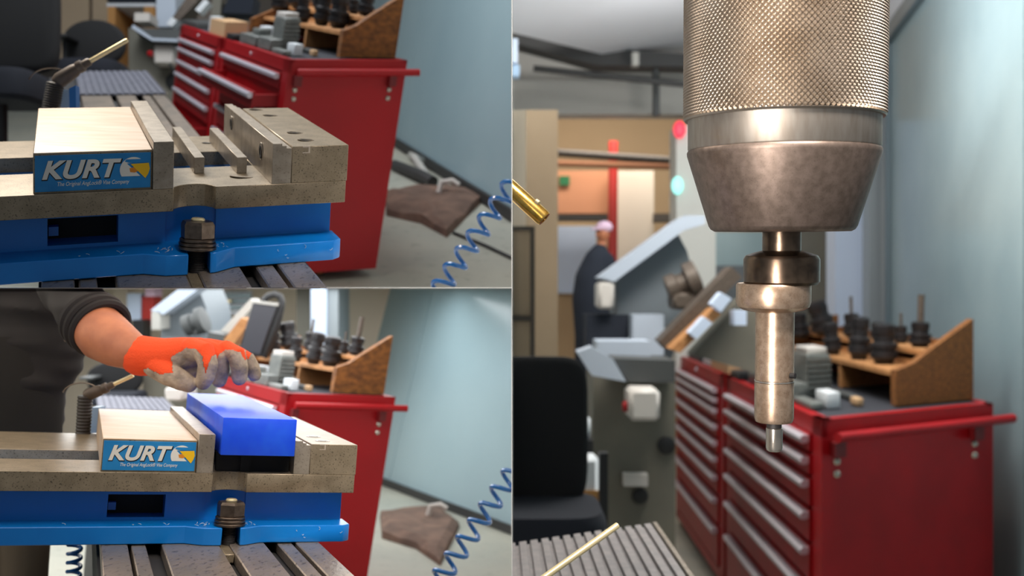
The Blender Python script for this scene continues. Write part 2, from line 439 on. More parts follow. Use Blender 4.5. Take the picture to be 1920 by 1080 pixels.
    for i in range(26):
        if i < 16: x, y, z = (rnd.choice((rnd.uniform(112, 128), rnd.uniform(168, 184))), rnd.uniform(-14, 10), -60.4)
        elif i < 21: x, y, z = (rnd.uniform(215, 285), -7.2, rnd.uniform(-78, -66))
        else: x, y, z = (rnd.uniform(-40, 90), rnd.uniform(-4, 10), -60.6)
        a = rnd.uniform(0, 6.3); L = rnd.uniform(2, 5)
        fl = 0 if 16 <= i < 21 else 1
        pts = [(x + math.cos(a + .5 * k) * L * k / 3, y + fl * math.sin(a + .5 * k) * L * k / 3, z + (.5 * k if fl else math.sin(a + .6 * k) * L * k / 3)) for k in range(4)]
        m.tube(pts, .0002, 5)
    m.build('swarf', 'tool_white', t, clip, kind='stuff')
    return t


def make_table(fr, clip, label, y1, ribs, zf):
    """slotted machine table running away under the vise"""
    zt = -82.4
    t = thing('machine_table', label, 'machine table', fr.w((130, 500, zf)))
    bars = [(7, 36, 0), (40, 56, -1.2), (73.5, 138, 0), (150, 192, 0), (208, 226, -1.2), (230, 259, 0)]
    kk = fr.M.col[0].length
    for a, b, dz in bars:
        MB(fr).box((a, -420, zt - 14), (b, ribs[2] - 8, zt + dz), bev=1.3 * kk).build('slot_bar', 'table_steel', t, clip)
    MB(fr).box((4, -420, zt - 60), (262, y1, zt - 14.2)).build('table_body', 'cast_dark', t, clip)
    MB(fr).box((20, 0, zf), (240, y1 * .8, zt - 60.2)).build('saddle', 'cast_dark', t, clip)
    MB(fr).box((262.2, -420, zt - 40), (264, ribs[2] - 8, zt - 6)).build('edge_strip', 'brass_pale' if ribs is None else 'table_steel', t, clip)
    # T-nut lying in the slot at the stud
    MB(fr).box((138.4, -60, zt - 12), (149.6, 40, zt - 1.5), bev=1 * kk).build('slot_nut', 'bed_steel', t, clip)
    x0, x1, ya, yb, z0, z1 = ribs
    w = thing('way_cover', label.replace('machine table', 'way cover').replace('slotted', 'ribbed') + ', at its far end', 'way cover', fr.w(((x0 + x1) / 2, ya, z0)))
    MB(fr).box((x0, ya, z0), (x1, yb, z1 - 3)).build('cover_plate', 'rib_steel', w, clip)
    n = 12; p = (x1 - x0) / n
    for i in range(n):
        MB(fr).box((x0 + i * p + p * .14, ya, z1 - 3), (x0 + i * p + p * .86, yb, z1), bev=.8 * kk).build('rib', 'rib_steel', w, clip)
    MB(fr).box((x1 + .3, ya, z0), (x1 + 3, yb, z1 + 1)).build('cover_edge', 'bright_steel', w, clip)
    for i in (.16, .50, .82):
        MB(fr).box((x0 + (x1 - x0) * i - 7, ya - 6, z0 - 2), (x0 + (x1 - x0) * i + 7, ya - .4, z1 - 4)).build('slot_end', 'dark_hole', w, clip)
    return t


def make_coil(name, label, p0, p1, R, r, turns, clip, lean=0.):
    """helix from p0 to p1"""
    a = (p1 - p0); L = a.length; ax = a.normalized(); t = ax.orthogonal().normalized(); u = ax.cross(t)
    N = int(turns * 26); pts = []
    for i in range(N + 1):
        th = 2 * math.pi * turns * i / N
        pts.append(p0 + a * (i / N) + (t * math.cos(th) + u * math.sin(th)) * R)
    b = MB(); b.tube(pts, r, 8, world=True)
    return tag(b.build(name, 'hose_blue', None, clip), label, 'air hose')


# ---------------------------------------------------------------- roller cabinets and what stands on them (cabinet frame: u width, v run of drawers, w height)
def make_cabinet(cf, v0, v1, clip, label, rows, handle_side=True, top=0.0, floor_w=-1.0):
    """red drawer cabinet: faces u = 0 (drawers) and v = v0 (side)"""
    H = cf.M.col[2].length; U = cf.M.col[0].length
    t = thing('tool_cabinet', label, 'tool cabinet', cf.w((.5, (v0 + v1) / 2, floor_w)), {'TL': 'red tool cabinets behind the empty vise', 'BL': None, 'R': 'red tool cabinets behind the edge finder'}[clip])
    bt = -.955
    m = MB(cf); d = v1 - v0
    m.box((.03, v0, bt), (1, v1, top - .012))
    m.box((0, v0, top - .055), (.03, v1, top)); m.box((0, v0, bt), (.03, v1, bt + .05))
    m.box((0, v0, bt), (.03, v0 + .07 * d, top)); m.box((0, v1 - .06 * d, bt), (.03, v1, top))
    m.box((.03, v0, top - .012), (.05, v1, top)); m.box((.96, v0, top - .012), (1, v1, top)); m.box((0, v0, top - .012), (1, v0 + .03, top)); m.box((0, v1 - .03, top - .012), (1, v1, top))
    m.build('cabinet_body', 'red', t, clip)
    MB(cf).box((.05, v0 + .03, top - .0118), (.96, v1 - .03, top - .004)).build('top_mat', 'mat_black', t, clip)
    MB(cf).lathe((-.002, v0 + .5 * d, top - .028), (-1, 0, 0), [(.010 * H, 0), (.010 * H, .004 * H), (.006 * H, .006 * H)], 16).build('lock', 'chrome', t, clip)
    for (wa, wb, pull) in rows:
        a, b = v0 + .075 * d, v1 - .065 * d
        m = MB(cf)
        m.box((-.012 - pull, a, wb + .003), (.006 - pull, b, wa - .003))
        if pull:
            m.box((-pull, a + .01, wb + .006), (.05, a + .03, wa - .018)); m.box((-pull, b - .03, wb + .006), (.05, b - .01, wa - .018))
            m.box((-pull, a + .01, wb + .006), (.05, b - .01, wb + .012))
        q = m.build('drawer', 'red', t, clip)
        hz = wa - .016
        m = MB(cf); u = -.012 - pull
        hp = [(u, hz + .006), (u - .03, hz + .010), (u - .045, hz + .002), (u - .040, hz - .012), (u - .02, hz - .016), (u, hz - .012)]
        m.prism([(x, a + .005, z) for x, z in hp], (0, b - a - .01, 0))
        m.build('drawer_handle', 'chrome', q, clip)
        if pull:
            m = MB(cf)
            for i in range(7):
                vv = a + .06 + (b - a - .16) * i / 7; uu = .01 - pull + random.random() * max(pull - .08, .02)
                m.box((uu, vv, wb + .012), (uu + .05, vv + .06, wb + .012 + .02 + .02 * random.random()))
            m.build('drawer_tools', 'tool_grey', q, clip)
    if handle_side:
        g = MB(cf); g.cyl((.055, v0 - .035, top - .050), (1.085, v0 - .035, top - .050), .0155 * H, 14)
        q = g.build('side_handle', 'red', t, clip)
        for uu in (.075, .875):
            MB(cf).box((uu - .03, v0 - .03, top - .112), (uu + .03, v0 - .001, top - .068)).build('handle_bracket', 'red_dark', q, clip)
        for uu in (.075, .875):
            for ww in (-.13, -.168):
                MB(cf).lathe((uu, v0 - .001, top + ww), (0, -1, 0), [(.011 * H, 0), (.011 * H, .005 * H), (.006 * H, .009 * H)], 10).build('bolt', 'bright_steel', t, clip)
    for (uu, vv) in ((.1, v0 + .08 * d), (.56, v0 + .08 * d), (.1, v1 - .08 * d), (.9, v1 - .08 * d), ):
        wv = -.998 + .032
        k = MB(cf); c = cf.w((uu, vv, -1 + .030)); ax = (cf.M @ V(1, 0, 0)).normalized() if uu < .5 else (cf.M @ V(.25, 1, 0)).normalized()
        k.lathe(c - ax * .014 * H, ax, [(.012 * H, 0), (.03 * H, .001 * H), (.034 * H, .006 * H), (.034 * H, .022 * H), (.03 * H, .027 * H), (.012 * H, .028 * H)], 20, world=True)
        q = k.build('caster', 'plastic_black', t, clip)
        MB().lathe(c - ax * .0155 * H, ax, [(.022 * H, 0), (.024 * H, .002 * H), (.024 * H, .029 * H), (.022 * H, .031 * H)], 18, world=True).build('caster_hub', 'ply', q, clip)
    return t


def toolholder(cf, u, v, w, r, h, clip, label, tilt=(0, 0), tip=0., tipr=.2, group=None):
    """milling tool holder: cone, flange, collet nut, cutter"""
    H = cf.M.col[2].length; b = cf.w((u, v, w)); ax = (cf.M.col[2].normalized() + V(tilt[0], 0, tilt[1])).normalized()
    r *= H * 1.25; h *= H * 1.25
    t = thing('tool_holder', label, 'tool holder', b, group)
    m = MB(); m.lathe(b, ax, [(r * .62, 0), (r * .8, h * .12), (r, h * .16), (r, h * .30), (r * .86, h * .32), (r * .86, h * .38), (r, h * .40), (r, h * .5), (r * .74, h * .54), (r * .74, h * .7)], 18, world=True)
    m.build('holder_body', 'tool_black', t, clip)
    m = MB(); m.lathe(b + ax * h * .705, ax, [(r * .8, 0), (r * .84, h * .03), (r * .84, h * .24), (r * .6, h * .29), (r * .3, h * .295)], 8, world=True)
    m.build('collet_nut', 'tool_black', t, clip)
    if tip:
        m = MB(); m.cyl(b + ax * h * .98, b + ax * (h + tip * H), r * tipr, 10, world=True); m.build('cutter', 'gun_grey', t, clip)
    return t


def cabinet_goods(cf, clip, where, far=True):
    """wooden tool rack, tool holders, grey stack and small things on top of the near cabinet"""
    H = cf.M.col[2].length; cf0 = cf
    cf = Fr(cf.o + cf.M.col[0] * .06, cf.M.col[0], cf.M.col[1], cf.M.col[2])
    t = thing('tool_rack', 'stepped wooden tool rack with chipboard sides, on the red cabinet ' + where, 'rack', cf.w((.66, .5, 0)))
    side = lambda v: [(.42, v, .002), (.42, v, .120), (.53, v, .142), (.64, v, .186), (.91, v, .285), (.91, v, .002)]
    MB(cf).prism(side(.08), (0, .035, 0)).build('side_panel', 'osb', t, clip)
    if far: MB(cf).prism([(.30, 1.14, .002), (.30, 1.14, .10), (.55, 1.14, .16), (.91, 1.14, .26), (.91, 1.14, .002)], (0, .035, 0)).build('side_panel', 'osb', t, clip)
    v1 = 1.14 if far else .98
    MB(cf).box((.425, .115, .098), (.66, v1, .114)).build('shelf', 'ply', t, clip)
    MB(cf).box((.64, .115, .160), (.905, v1, .176)).build('shelf', 'ply', t, clip)
    MB(cf).box((.655, .115, .114), (.665, v1, .135)).build('riser', 'ply', t, clip)
    MB(cf).box((.895, .115, .002), (.91, v1, .2)).build('back_panel', 'osb', t, clip)
    MB(cf).prism([(.43, .50, .003), (.43, .50, .095), (.80, .50, .095), (.80, .50, .003)], (0, .02, 0)).build('divider', 'ply', t, clip)
    hold = [
        (.55, .30, .115, .040, .12, (-.02, 0), 0, 'fat black tool holder, nearest on the lower rack shelf '),
        (.52, .46, .115, .034, .135, (.05, 0), 0, 'tall black tool holder, second on the lower rack shelf '),
        (.50, .66, .115, .030, .11, (-.1, 0), 0, 'short black tool holder, third on the lower rack shelf '),
        (.74, .25, .177, .033, .075, (.03, 0), .10, 'black tool holder with a long upright cutter on the rack '),
        (.78, .42, .177, .024, .055, (0, 0), .05, 'small black tool holder with a thin cutter on the rack '),
        (.76, .58, .177, .026, .06, (0, 0), 0, 'small black tool holder without cutter, upper rack shelf '),
        (.72, .76, .177, .032, .085, (-.03, 0), .075, 'black tool holder with a short cutter midway on the rack '),
        (.66, .95, .177, .046, .13, (-.35, .1), 0, 'big leaning black tool holder on the rack '),
        (.56, 1.10, .150, .040, .10, (-.1, 0), 0, 'squat black tool holder farthest along the rack '),
    ]
    for u, v, w, r, h, tl, tip, lb in hold:
        if v > v1: continue
        toolholder(cf, u, v, w, r, h, clip, lb + where, tl, tip, .30 if 'long' in lb else .18, 'tool holders on the rack ' + where)
    cf = cf0
    # grey stack of blocks
    g = thing('fixture_block', 'tall grey stepped fixture block among the clutter on the red cabinet ' + where, 'fixture', cf.w((.22, .42, 0)))
    MB(cf).box((.17, .36, .002), (.31, .50, .155), bev=.004 * H).build('column', 'tool_grey', g, clip)
    for i in range(6):
        MB(cf).box((.165, .352, .03 + i * .02), (.315, .358, .042 + i * .02)).build('rib', 'tool_grey', g, clip)
    MB(cf).box((.18, .37, .155), (.30, .49, .178), bev=.003 * H).build('cap', 'box_white', g, clip)
    MB(cf).box((.055, .34, .002), (.165, .52, .055), bev=.003 * H).build('foot', 'tool_grey', g, clip)
    MB(cf).box((.055, .55, .002), (.3, .8, .05), bev=.003 * H).build('rear_foot', 'tool_grey', g, clip)
    for (u, v, w0, du, dv, h, mt, nm, lb, ct) in [
        (.13, .14, 0, .075, .09, .052, 'tool_white', 'plastic_cup', 'white rounded plastic cup at the near edge of the red cabinet ', 'cup'),
        (.30, .14, 0, .04, .05, .026, 'cardboard', 'wooden_cube', 'small pale cube beside the white cup on the red cabinet ', 'block'),
        (.04, .14, 0, .07, .15, .022, 'tool_grey', 'parallel_block', 'low grey steel bar by the drawer edge of the red cabinet ', 'steel block'),
        (.345, .22, 0, .05, .2, .018, 'tray_grey', 'steel_strip', 'flat dark steel strip before the rack on the red cabinet ', 'steel block'),
        (.12, .62, .0505, .12, .10, .03, 'tool_grey', 'steel_plate', 'grey steel plate lying on the fixture foot on the red cabinet ', 'steel block'),
        (.02, .86, 0, .14, .12, .032, 'plastic_black', 'black_tray', 'black plastic tray at the far end of the red cabinet ', 'tray'),
        (.34, .86, .0, .1, .1, .075, 'tool_white', 'paper_stack', 'white paper packet leaning behind the fixture block on the red cabinet ', 'packet')]:
        b = MB(cf); b.box((u, v, w0), (u + du, v + dv, w0 + h), bev=.004 * H, seg=2)
        tag(b.build(nm, mt, None, clip), lb + where, ct)


# ---------------------------------------------------------------- chair
def make_chair(label, back, seat, Yb, clip, mats=('chair_black', 'chair_navy'), round_back=False, arms=(), zf=None, deep=.26):
    """office chair from its back rectangle and its seat rectangle (pixels) at a distance"""
    x0, y0, x1, y1 = back; s = Yb / FPX
    c = P((x0 + x1) / 2, seat[3], Yb)
    zf = c.z - (seat[2] - seat[0]) * s * .8 if zf is None else zf
    t = thing('office_chair', label, 'chair', (c.x, Yb, zf))
    w, h = (x1 - x0) * s / 2, (y1 - y0) * s / 2; bc = P((x0 + x1) / 2, (y0 + y1) / 2, Yb)
    def pad(cx, cz, cy, hw, hh, th, ex):
        rs = []
        for k, (f, q) in enumerate(((-.5, .86), (-.42, .95), (-.2, 1), (.2, 1), (.42, .95), (.5, .86))):
            r = []
            for i in range(36):
                a = 2 * math.pi * i / 36; ca, sa = math.cos(a), math.sin(a)
                r.append(V(cx + hw * q * math.copysign(abs(ca) ** ex, ca), cy + f * th, cz + hh * q * math.copysign(abs(sa) ** ex, sa)))
            rs.append(r)
        b = MB(); b.rings(rs); return b
    pad(bc.x, bc.z, Yb, w, h, deep * w, .95 if round_back else .35).build('backrest', mats[0], t, clip)
    sx0, sy0, sx1, sy1 = seat
    sw = (sx1 - sx0) * s / 2; sh = (sy1 - sy0) * s / 2; sc = P((sx0 + sx1) / 2, (sy0 + sy1) / 2, Yb - sw * .7)
    pts = []
    b = MB(); rs = []
    for f, q in ((-1, .9), (-.7, 1), (.5, 1), (1, .93)):
        rs.append([V(sc.x + sw * q * math.copysign(abs(math.cos(a)) ** .5, math.cos(a)), sc.y + sw * q * math.copysign(abs(math.sin(a)) ** .5, math.sin(a)), sc.z + sh * f) for a in [2 * math.pi * i / 32 for i in range(32)]])
    b.rings(rs); b.build('seat', mats[1], t, clip)
    MB().box((bc.x - w * .1, Yb - .0, sc.z), (bc.x + w * .1, Yb + deep * w * .8, bc.z - h * .4)).build('back_bracket', 'plastic_black', t, clip)
    MB().cyl((sc.x, sc.y, zf + .1 * sw), (sc.x, sc.y, sc.z), .13 * sw, world=True).build('gas_column', 'plastic_black', t, clip)
    for i in range(5):
        a = 2 * math.pi * i / 5 + .3; e = V(sc.x + math.cos(a) * sw * 1.1, sc.y + math.sin(a) * sw * 1.1, zf + .16 * sw)
        l = MB().cyl((sc.x, sc.y, zf + .3 * sw), e, .08 * sw, 8, r1=.05 * sw, world=True).build('leg', 'plastic_black', t, clip)
        if l: MB().lathe(e - V(.05 * sw, 0, .06 * sw), (1, 0, 0), [(.08 * sw, 0), (.1 * sw, .01 * sw), (.1 * sw, .09 * sw), (.08 * sw, .1 * sw)], 12, world=True).build('caster', 'plastic_black', l, clip)
    for (ax0, ay, ax1, top) in arms:
        p0 = P(ax0, ay, Yb - .15 * sw); p1 = P(ax1, ay, Yb - .15 * sw)
        b = MB(); b.box((p0.x, Yb - sw * 1.1, p0.z - .1 * sw), (p1.x, Yb - .1 * sw, p0.z), bev=.03 * sw, seg=2)
        q = b.build('armrest', 'plastic_black' if top is None else top, t, clip)
        MB().box((p0.x + .3 * (p1.x - p0.x), Yb - .6 * sw, sc.z - sh * .5), (p0.x + .6 * (p1.x - p0.x), Yb - .45 * sw, p0.z - .1 * sw)).build('arm_post', 'plastic_black', q, clip)
    return t


def slab(pts, Y, depth, name, mt, label=None, cat=None, clip=None, parent=None, bev=0, dvec=None):
    """solid whose near face is given by pixel corners at a distance, swept backwards"""
    b = MB(); b.prism([P(x, y, Y) if len(q) == 0 else P(x, y, q[0]) for x, y, *q in pts], dvec or (0, depth, 0), bev, world=True)
    o = b.build(name, mt, parent, clip)
    if label: tag(o, label, cat)
    return o
def rect(x0, y0, x1, y1): return [(x0, y1), (x1, y1), (x1, y0), (x0, y0)]


def up_from(fr, b, px, py):
    """vector from world point b to the point seen at (px,py) as high as the frame's vertical would reach"""
    ez = fr.M.col[2].normalized(); lo, hi = 0., 8.
    for _ in range(60):
        mid = (lo + hi) / 2; q = b + ez * mid
        yy = 540 - FPX * (q.z - ZC) / q.y
        if (yy > py): lo = mid
        else: hi = mid
    return P(px, py, (b + ez * lo).y) - b


def air_gun(label, tip, neck, heel, grip, r, Y, clip, tape=True):
    """blow gun: brass tube, knurled collar, body, ribbed grip, trigger loop"""
    s = Y / FPX
    p = lambda q, dy=0: P(q[0], q[1], Y + dy)
    t = thing('air_gun', label, 'air gun', p(grip))
    d = (p(tip) - p(neck)).normalized(); L = (p(tip) - p(neck)).length
    m = MB(); m.lathe(p(neck), d, [(r * .32 * s, 0), (r * .32 * s, L * .96), (r * .26 * s, L), (r * .15 * s, L), (r * .12 * s, L * .97)], 16, world=True); m.build('nozzle_tube', 'brass_pale', t, clip)
    m = MB(); m.lathe(p(neck) - d * r * 1.6 * s, d, [(r * .75 * s, 0), (r * .9 * s, r * .2 * s), (r * .9 * s, r * .9 * s), (r * .6 * s, r * 1.1 * s), (r * .6 * s, r * 1.9 * s), (r * .42 * s, r * 2.2 * s)], 14, world=True); m.build('collar', 'gun_grey', t, clip)
    m = MB(); a = p(neck) - d * r * 1.5 * s; b2 = p(heel)
    m.tube([a + (b2 - a) * f for f in (0, .15, .5, .8, 1)], [r * .75 * s, r * .95 * s, r * 1.05 * s, r * 1.1 * s, r * .85 * s], 12, world=True); m.build('gun_body', 'gun_grey', t, clip)
    h = p(heel); g = p(grip); n = 15
    m = MB(); pts = []; rr = []
    for i in range(n * 2):
        f = i / (n * 2 - 1); pts.append(h + (g - h) * f); rr.append(r * (1.28 if i % 2 else 1.12) * s)
    m.tube(pts, rr, 14, world=True); m.build('ribbed_grip', 'gun_dark', t, clip)
    m = MB(); c0 = p(heel); lp = []
    for i in range(15):
        a = math.pi * (.9 - .8 * i / 14)
        lp.append(P(heel[0] - r * .6 + math.cos(a) * r * 3.4, heel[1] + r * .2 - math.sin(a) * r * 2.4, Y + .0))
    m.tube(lp, r * .11 * s, 6, world=True); m.build('trigger_loop', 'dark_steel', t, clip)
    return t


# ================================================================ the partitions between the three bays
ground = MB(); ground.box((-8, -3, -3.05), (9, 16, -3)); structure(ground.build('trim_1', 'concrete'))
m = MB(); m.box((-.0003, 1.0, -3), (.0003, 14, 6)); structure(m.build('wall_middle', 'partition'))
m = MB(); m.box((-5, 1.0, ZC - .0003), (-.0004, 14, ZC + .0003)); structure(m.build('ceiling_lower_left', 'partition'))

# ================================================================ UPPER LEFT BAY: the empty vise
B = 'TL'
make_vise(TLF, 345, B, 'grey and blue machine vise standing empty with two parallels between its jaws')
for x, y0, y1, lb in ((154, 76, 307, 'left'), (197, 67, 290, 'right')):
    q = MB(TLF); q.box((x, y0, .1), (x + 10.3, y1, 17), bev=.0003)
    tag(q.build('parallel_bar', 'plate_steel', None, B), 'thin steel parallel on edge in the empty vise, %s one of two' % lb, 'parallel', 'parallels in the empty vise')
A0 = P(543, 112, 2.3); zt = TLF.loc(A0)[2]
B0 = TLF.won(764, 113, 2, zt); C0 = TLF.won(418, 72, 2, zt)
wv = up_from(TLF, P(704, 507, 2.3), 704, 507)
# cabinet height: the vector from top corner down to the foot of the far side edge
ezt = TLF.M.col[2].normalized()
lo, hi = 0, 3
for _ in range(50):
    mid = (lo + hi) / 2; q = B0 - ezt * mid
    if 540 - FPX * (q.z - ZC) / q.y < 507 + 14: lo = mid
    else: hi = mid
foot = P(702, 521, (B0 - ezt * lo).y); up = (B0 - foot)
TC = Fr(A0, B0 - A0, C0 - A0, up)
ZF = TLF.loc(foot)[2]
make_table(TLF, B, 'slotted steel machine table under the empty vise', 2140, (70, 262, 1560, 2145, -84, -78), ZF + 40)
rows_near = [(-.062, -.135, 0), (-.145, -.225, .20), (-.235, -.325, 0), (-.335, -.45, 0), (-.46, -.60, 0), (-.61, -.76, 0), (-.77, -.89, 0)]
rows_far = [(-.07, -.125, 0), (-.13, -.205, 0), (-.21, -.285, 0), (-.29, -.385, 0), (-.39, -.49, 0), (-.50, -.61, .16), (-.62, -.74, 0), (-.75, -.89, 0)]
make_cabinet(TC, 0, 1.0, B, 'red tool cabinet with one drawer pulled open, behind the empty vise', rows_near)
make_cabinet(TC, 1.03, 1.98, B, 'red tool cabinet farther back behind the empty vise, beside the grey machine', rows_far, handle_side=False)
cabinet_goods(TC, B, 'behind the empty vise')
q = MB(TC); q.box((.04, 1.06, .002), (.28, 1.36, .085)); cb = q.build('cardboard_box', 'cardboard', None, B); tag(cb, 'open tan cardboard box on the farther red cabinet behind the empty vise', 'box')
q = MB(TC); q.box((.10, 1.40, .002), (.2, 1.5, .09)); tag(q.build('paper_carton', 'tool_white', None, B), 'small white carton left of the cardboard box behind the empty vise', 'carton')
q = MB(TC); q.box((.06, 1.7, .002), (.4, 2.1, .03)); tag(q.build('blue_case', 'tray_grey', None, B), 'flat slate tray on the farther red cabinet behind the empty vise', 'tray')

# floor and glass wall
def tl_floor(px, py): return TLF.won(px, py, 2, ZF)
q = MB(TLF); l0 = TLF.loc(foot)
q.box((-3200, 300, ZF - 30), (1600, 9000, ZF)); structure(q.build('floor', 'floor', None, B))
w1 = tl_floor(745, 275); w2 = tl_floor(905, 377); dv = (w2 - w1)
upw = up_from(TLF, w1, 795, 0); nrm = dv.cross(upw).normalized()
def wall_panel(a, b, name, parent=None):
    p0 = w1 + dv * a; p1 = w1 + dv * b; q = MB()
    n = nrm if nrm.x > 0 else -nrm
    q.hexa([p0, p1, p1 + n * .02, p0 + n * .02, p0 + upw * 1.25, p1 + upw * 1.25, p1 + n * .02 + upw * 1.25, p0 + n * .02 + upw * 1.25])
    return q.build(name, 'glass_wall', parent, B)
wr = thing('wall_right', 'frosted glass wall', 'wall', w1); del wr['label']; del wr['category']; wr['kind'] = 'structure'
wall_panel(-1.6, -.004, 'glass_panel', wr); wall_panel(.004, 3.2, 'glass_panel', wr)
q = MB(); n_ = nrm if nrm.x > 0 else -nrm
p0 = w1 - dv * .0045; p1 = w1 + dv * .0045
q.hexa([p0 + n_ * .004, p1 + n_ * .004, p1 + n_ * .02, p0 + n_ * .02, p0 + upw * 1.25 + n_ * .004, p1 + upw * 1.25 + n_ * .004, p1 + n_ * .02 + upw * 1.25, p0 + n_ * .02 + upw * 1.25]); q.build('seam', 'seam', wr, B)
q = MB(); p0 = w1 - dv * 1.6; p1 = w1 + dv * 3.2; zz = TLF.M.col[2].normalized() * .035; nn = -n_ * .02
q.hexa([p0 + nn, p1 + nn, p1, p0, p0 + nn + zz, p1 + nn + zz, p1 + zz, p0 + zz]); structure(q.build('baseboard_right', 'pipe_dark', None, B))
# rag heap by the wall, pipe, tape
def rag(label, poly, fn, clip, h, mt='rag', name='cardboard_sheet', cat='cardboard', seed=0):
    pts = [fn(x, y) for x, y in poly]; c = sum(pts, Vector()) / len(pts); b = MB(); ez = V(0, -.1, 1)
    rows = []
    for k, (f, hh) in enumerate(((1.0, .02), (.97, .55), (.8, .85), (.45, 1.0), (.1, .8))):
        r = []
        for i in range(len(pts) * 4):
            j = i // 4; a = pts[j]; d = pts[(j + 1) % len(pts)]; p = a + (d - a) * ((i % 4) / 4)
            p = c + (p - c) * f
            p = p + ez * h * (hh + (.5 * noise.noise(p * 9 + V(seed, 0, k)) if k else 0))
            r.append(p)
        rows.append(r)
    b.rings(rows); return tag(b.build(name, mt, None, clip, angle=20), label, cat)
rag('crumpled brown cardboard sheet lying by the glass wall behind the empty vise', [(722, 368), (800, 358), (845, 352), (905, 378), (838, 446), (790, 420), (724, 405)], tl_floor, B, .035)
q = MB(); q.tube([tl_floor(740, 320) + V(0, 0, .02), tl_floor(790, 345) + V(0, 0, .03), tl_floor(812, 352) + V(0, 0, .02)], .022, 10, world=True)
tag(q.build('dark_hose', 'pipe_dark', None, B), 'dark stub of hose on the floor by the glass wall, upper view', 'hose')
q = MB(); q.tube([tl_floor(770, 300) + V(0, 0, .02), tl_floor(790, 325) + V(0, 0, .05), tl_floor(777, 330) + V(0, 0, .07), tl_floor(800, 340) + V(0, 0, .02)], .014, 8, world=True)
tag(q.build('plastic_wrap', 'grey_paint', None, B), 'crumpled pale plastic strip at the foot of the glass wall, upper view', 'plastic')
q = MB(); c = tl_floor(848, 381); q.tube([c + V(-.045, 0, .035), c + V(-.035, 0, .07), c + V(0, 0, .075), c + V(.022, 0, .06)], .009, 8, world=True)
tag(q.build('metal_hook', 'box_white', None, B), 'bent pale metal hook lying on the cardboard, upper view', 'hook')
q = MB(); q.tube([tl_floor(850, 440) + V(0, 0, .006), tl_floor(905, 462) + V(0, 0, .006), tl_floor(965, 490) + V(0, 0, .006)], .005, 6, world=True)
tag(q.build('floor_cable', 'plastic_black', None, B), 'thin black cable across the floor, upper view', 'cable')
make_coil('coiled_hose', 'blue coiled air hose hanging at the right of the empty vise', P(818, 552, 1.52), P(972, 330, 1.56), .0142, .0035, 7.2, B)
q = MB(); q.tube([P(78 + 8 * i, 522 + 14 * math.sin(i * .9), 1.35) for i in range(7)], .004, 8, world=True)
tag(q.build('hose_end', 'hose_blue', None, B), 'short loop of blue hose below the vise flange, upper view', 'air hose')

# the things behind
air_gun('brass-tipped air gun standing behind the sliding jaw of the empty vise', (239, 75), (163, 118), (104, 156), (92, 222), 13, 1.42, B)
slab(rect(113, 168, 133, 215), 1.44, .02, 'hose_fitting', 'fitting_blue', 'pale blue hose fitting beside the air gun grip, upper view', 'fitting', B)
slab([(131, 225), (143, 225), (142, 160), (129, 166)], 1.41, .012, 'blue_tape', 'tape_blue', 'strip of dark blue tape beside the air gun, upper view', 'tape', B)
make_chair('big black office chair at the left edge, behind the empty vise', (-60, -70, 113, 138), (-70, 140, 78, 196), 3.0, B, zf=P(0, 330, 3.0).z)
make_chair('black office chair with a rounded back next to the grey machine, upper view', (117, 38, 236, 128), (122, 120, 232, 146), 3.7, B, round_back=True, arms=((119, 76, 148, None),), zf=P(0, 300, 3.7).z)
t = thing('wooden_cupboard', 'tan cupboard with two doors behind the round-backed chair, upper view', 'cupboard', P(160, 220, 5.1))
slab(rect(112, -60, 167, 230), 5.1, .3, 'door', 'tan_door', None, None, B, t); slab(rect(173, -60, 202, 230), 5.1, .3, 'door', 'tan_door', None, None, B, t)
slab(rect(166, -60, 174, 230), 5.12, .25, 'door_gap', 'frame_dark', None, None, B, t)
t = thing('work_table', 'wooden shelf unit with a white top behind the grey machine, upper view', 'shelf unit', P(245, 120, 4.6))
slab(rect(200, 6, 290, 12), 4.6, .4, 'table_top', 'white_paint', None, None, B, t); slab(rect(200, -20, 292, 2), 4.7, .3, 'back_board', 'cloth_navy', None, None, B, t)
slab(rect(202, 12, 216, 120), 4.6, .4, 'side_board', 'orange_wood', None, None, B, t); slab(rect(270, 12, 288, 120), 4.6, .4, 'side_board', 'orange_wood', None, None, B, t)
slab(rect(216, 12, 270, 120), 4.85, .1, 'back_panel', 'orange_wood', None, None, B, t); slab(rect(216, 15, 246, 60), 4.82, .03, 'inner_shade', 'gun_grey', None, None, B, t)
t = thing('chip_machine', 'olive grey sheet-metal machine base with a chip tray, behind the empty vise', 'machine', P(300, 260, 4.10))
slab([(241, 230), (352, 260), (352, 78), (283, 74), (262, 62), (241, 52)], 4.05, .35, 'base_body', 'olive_grey', None, None, B, t)
slab([(262, 68, 3.95), (283, 80, 3.95), (352, 82, 3.95), (352, 55, 3.95), (268, 53, 3.95), (246, 48, 3.95)], 3.95, .3, 'chip_tray', 'tray_grey', None, None, B, t)
slab([(246, 52, 3.93), (284, 76, 3.93), (352, 79, 3.93), (352, 74, 3.93), (286, 71, 3.93), (250, 46, 3.93)], 3.93, .02, 'tray_lip', 'panel_pale', None, None, B, t)
sw_ = slab(rect(288, 83, 325, 119), 3.97, .07, 'switch_box', 'box_white', None, None, B, t, bev=.006)
q = MB(); q.lathe(P(286, 101, 3.90), (-1, 0, 0), [(.012, 0), (.012, .012), (.008, .018)], 14, world=True); q.build('stop_button', 'red', sw_, B)
q = MB(); q.tube([P(318, 119, 3.87), P(325, 132, 3.87), P(327, 150, 3.87)], .005, 6, world=True); q.build('cable', 'plastic_black', t, B)
q = MB(); q.lathe(P(327, 153, 4.05), (0, -1, 0), [(.034, 0), (.034, .006), (.028, .008)], 20, world=True); q.build('cable_port', 'plastic_black', t, B)
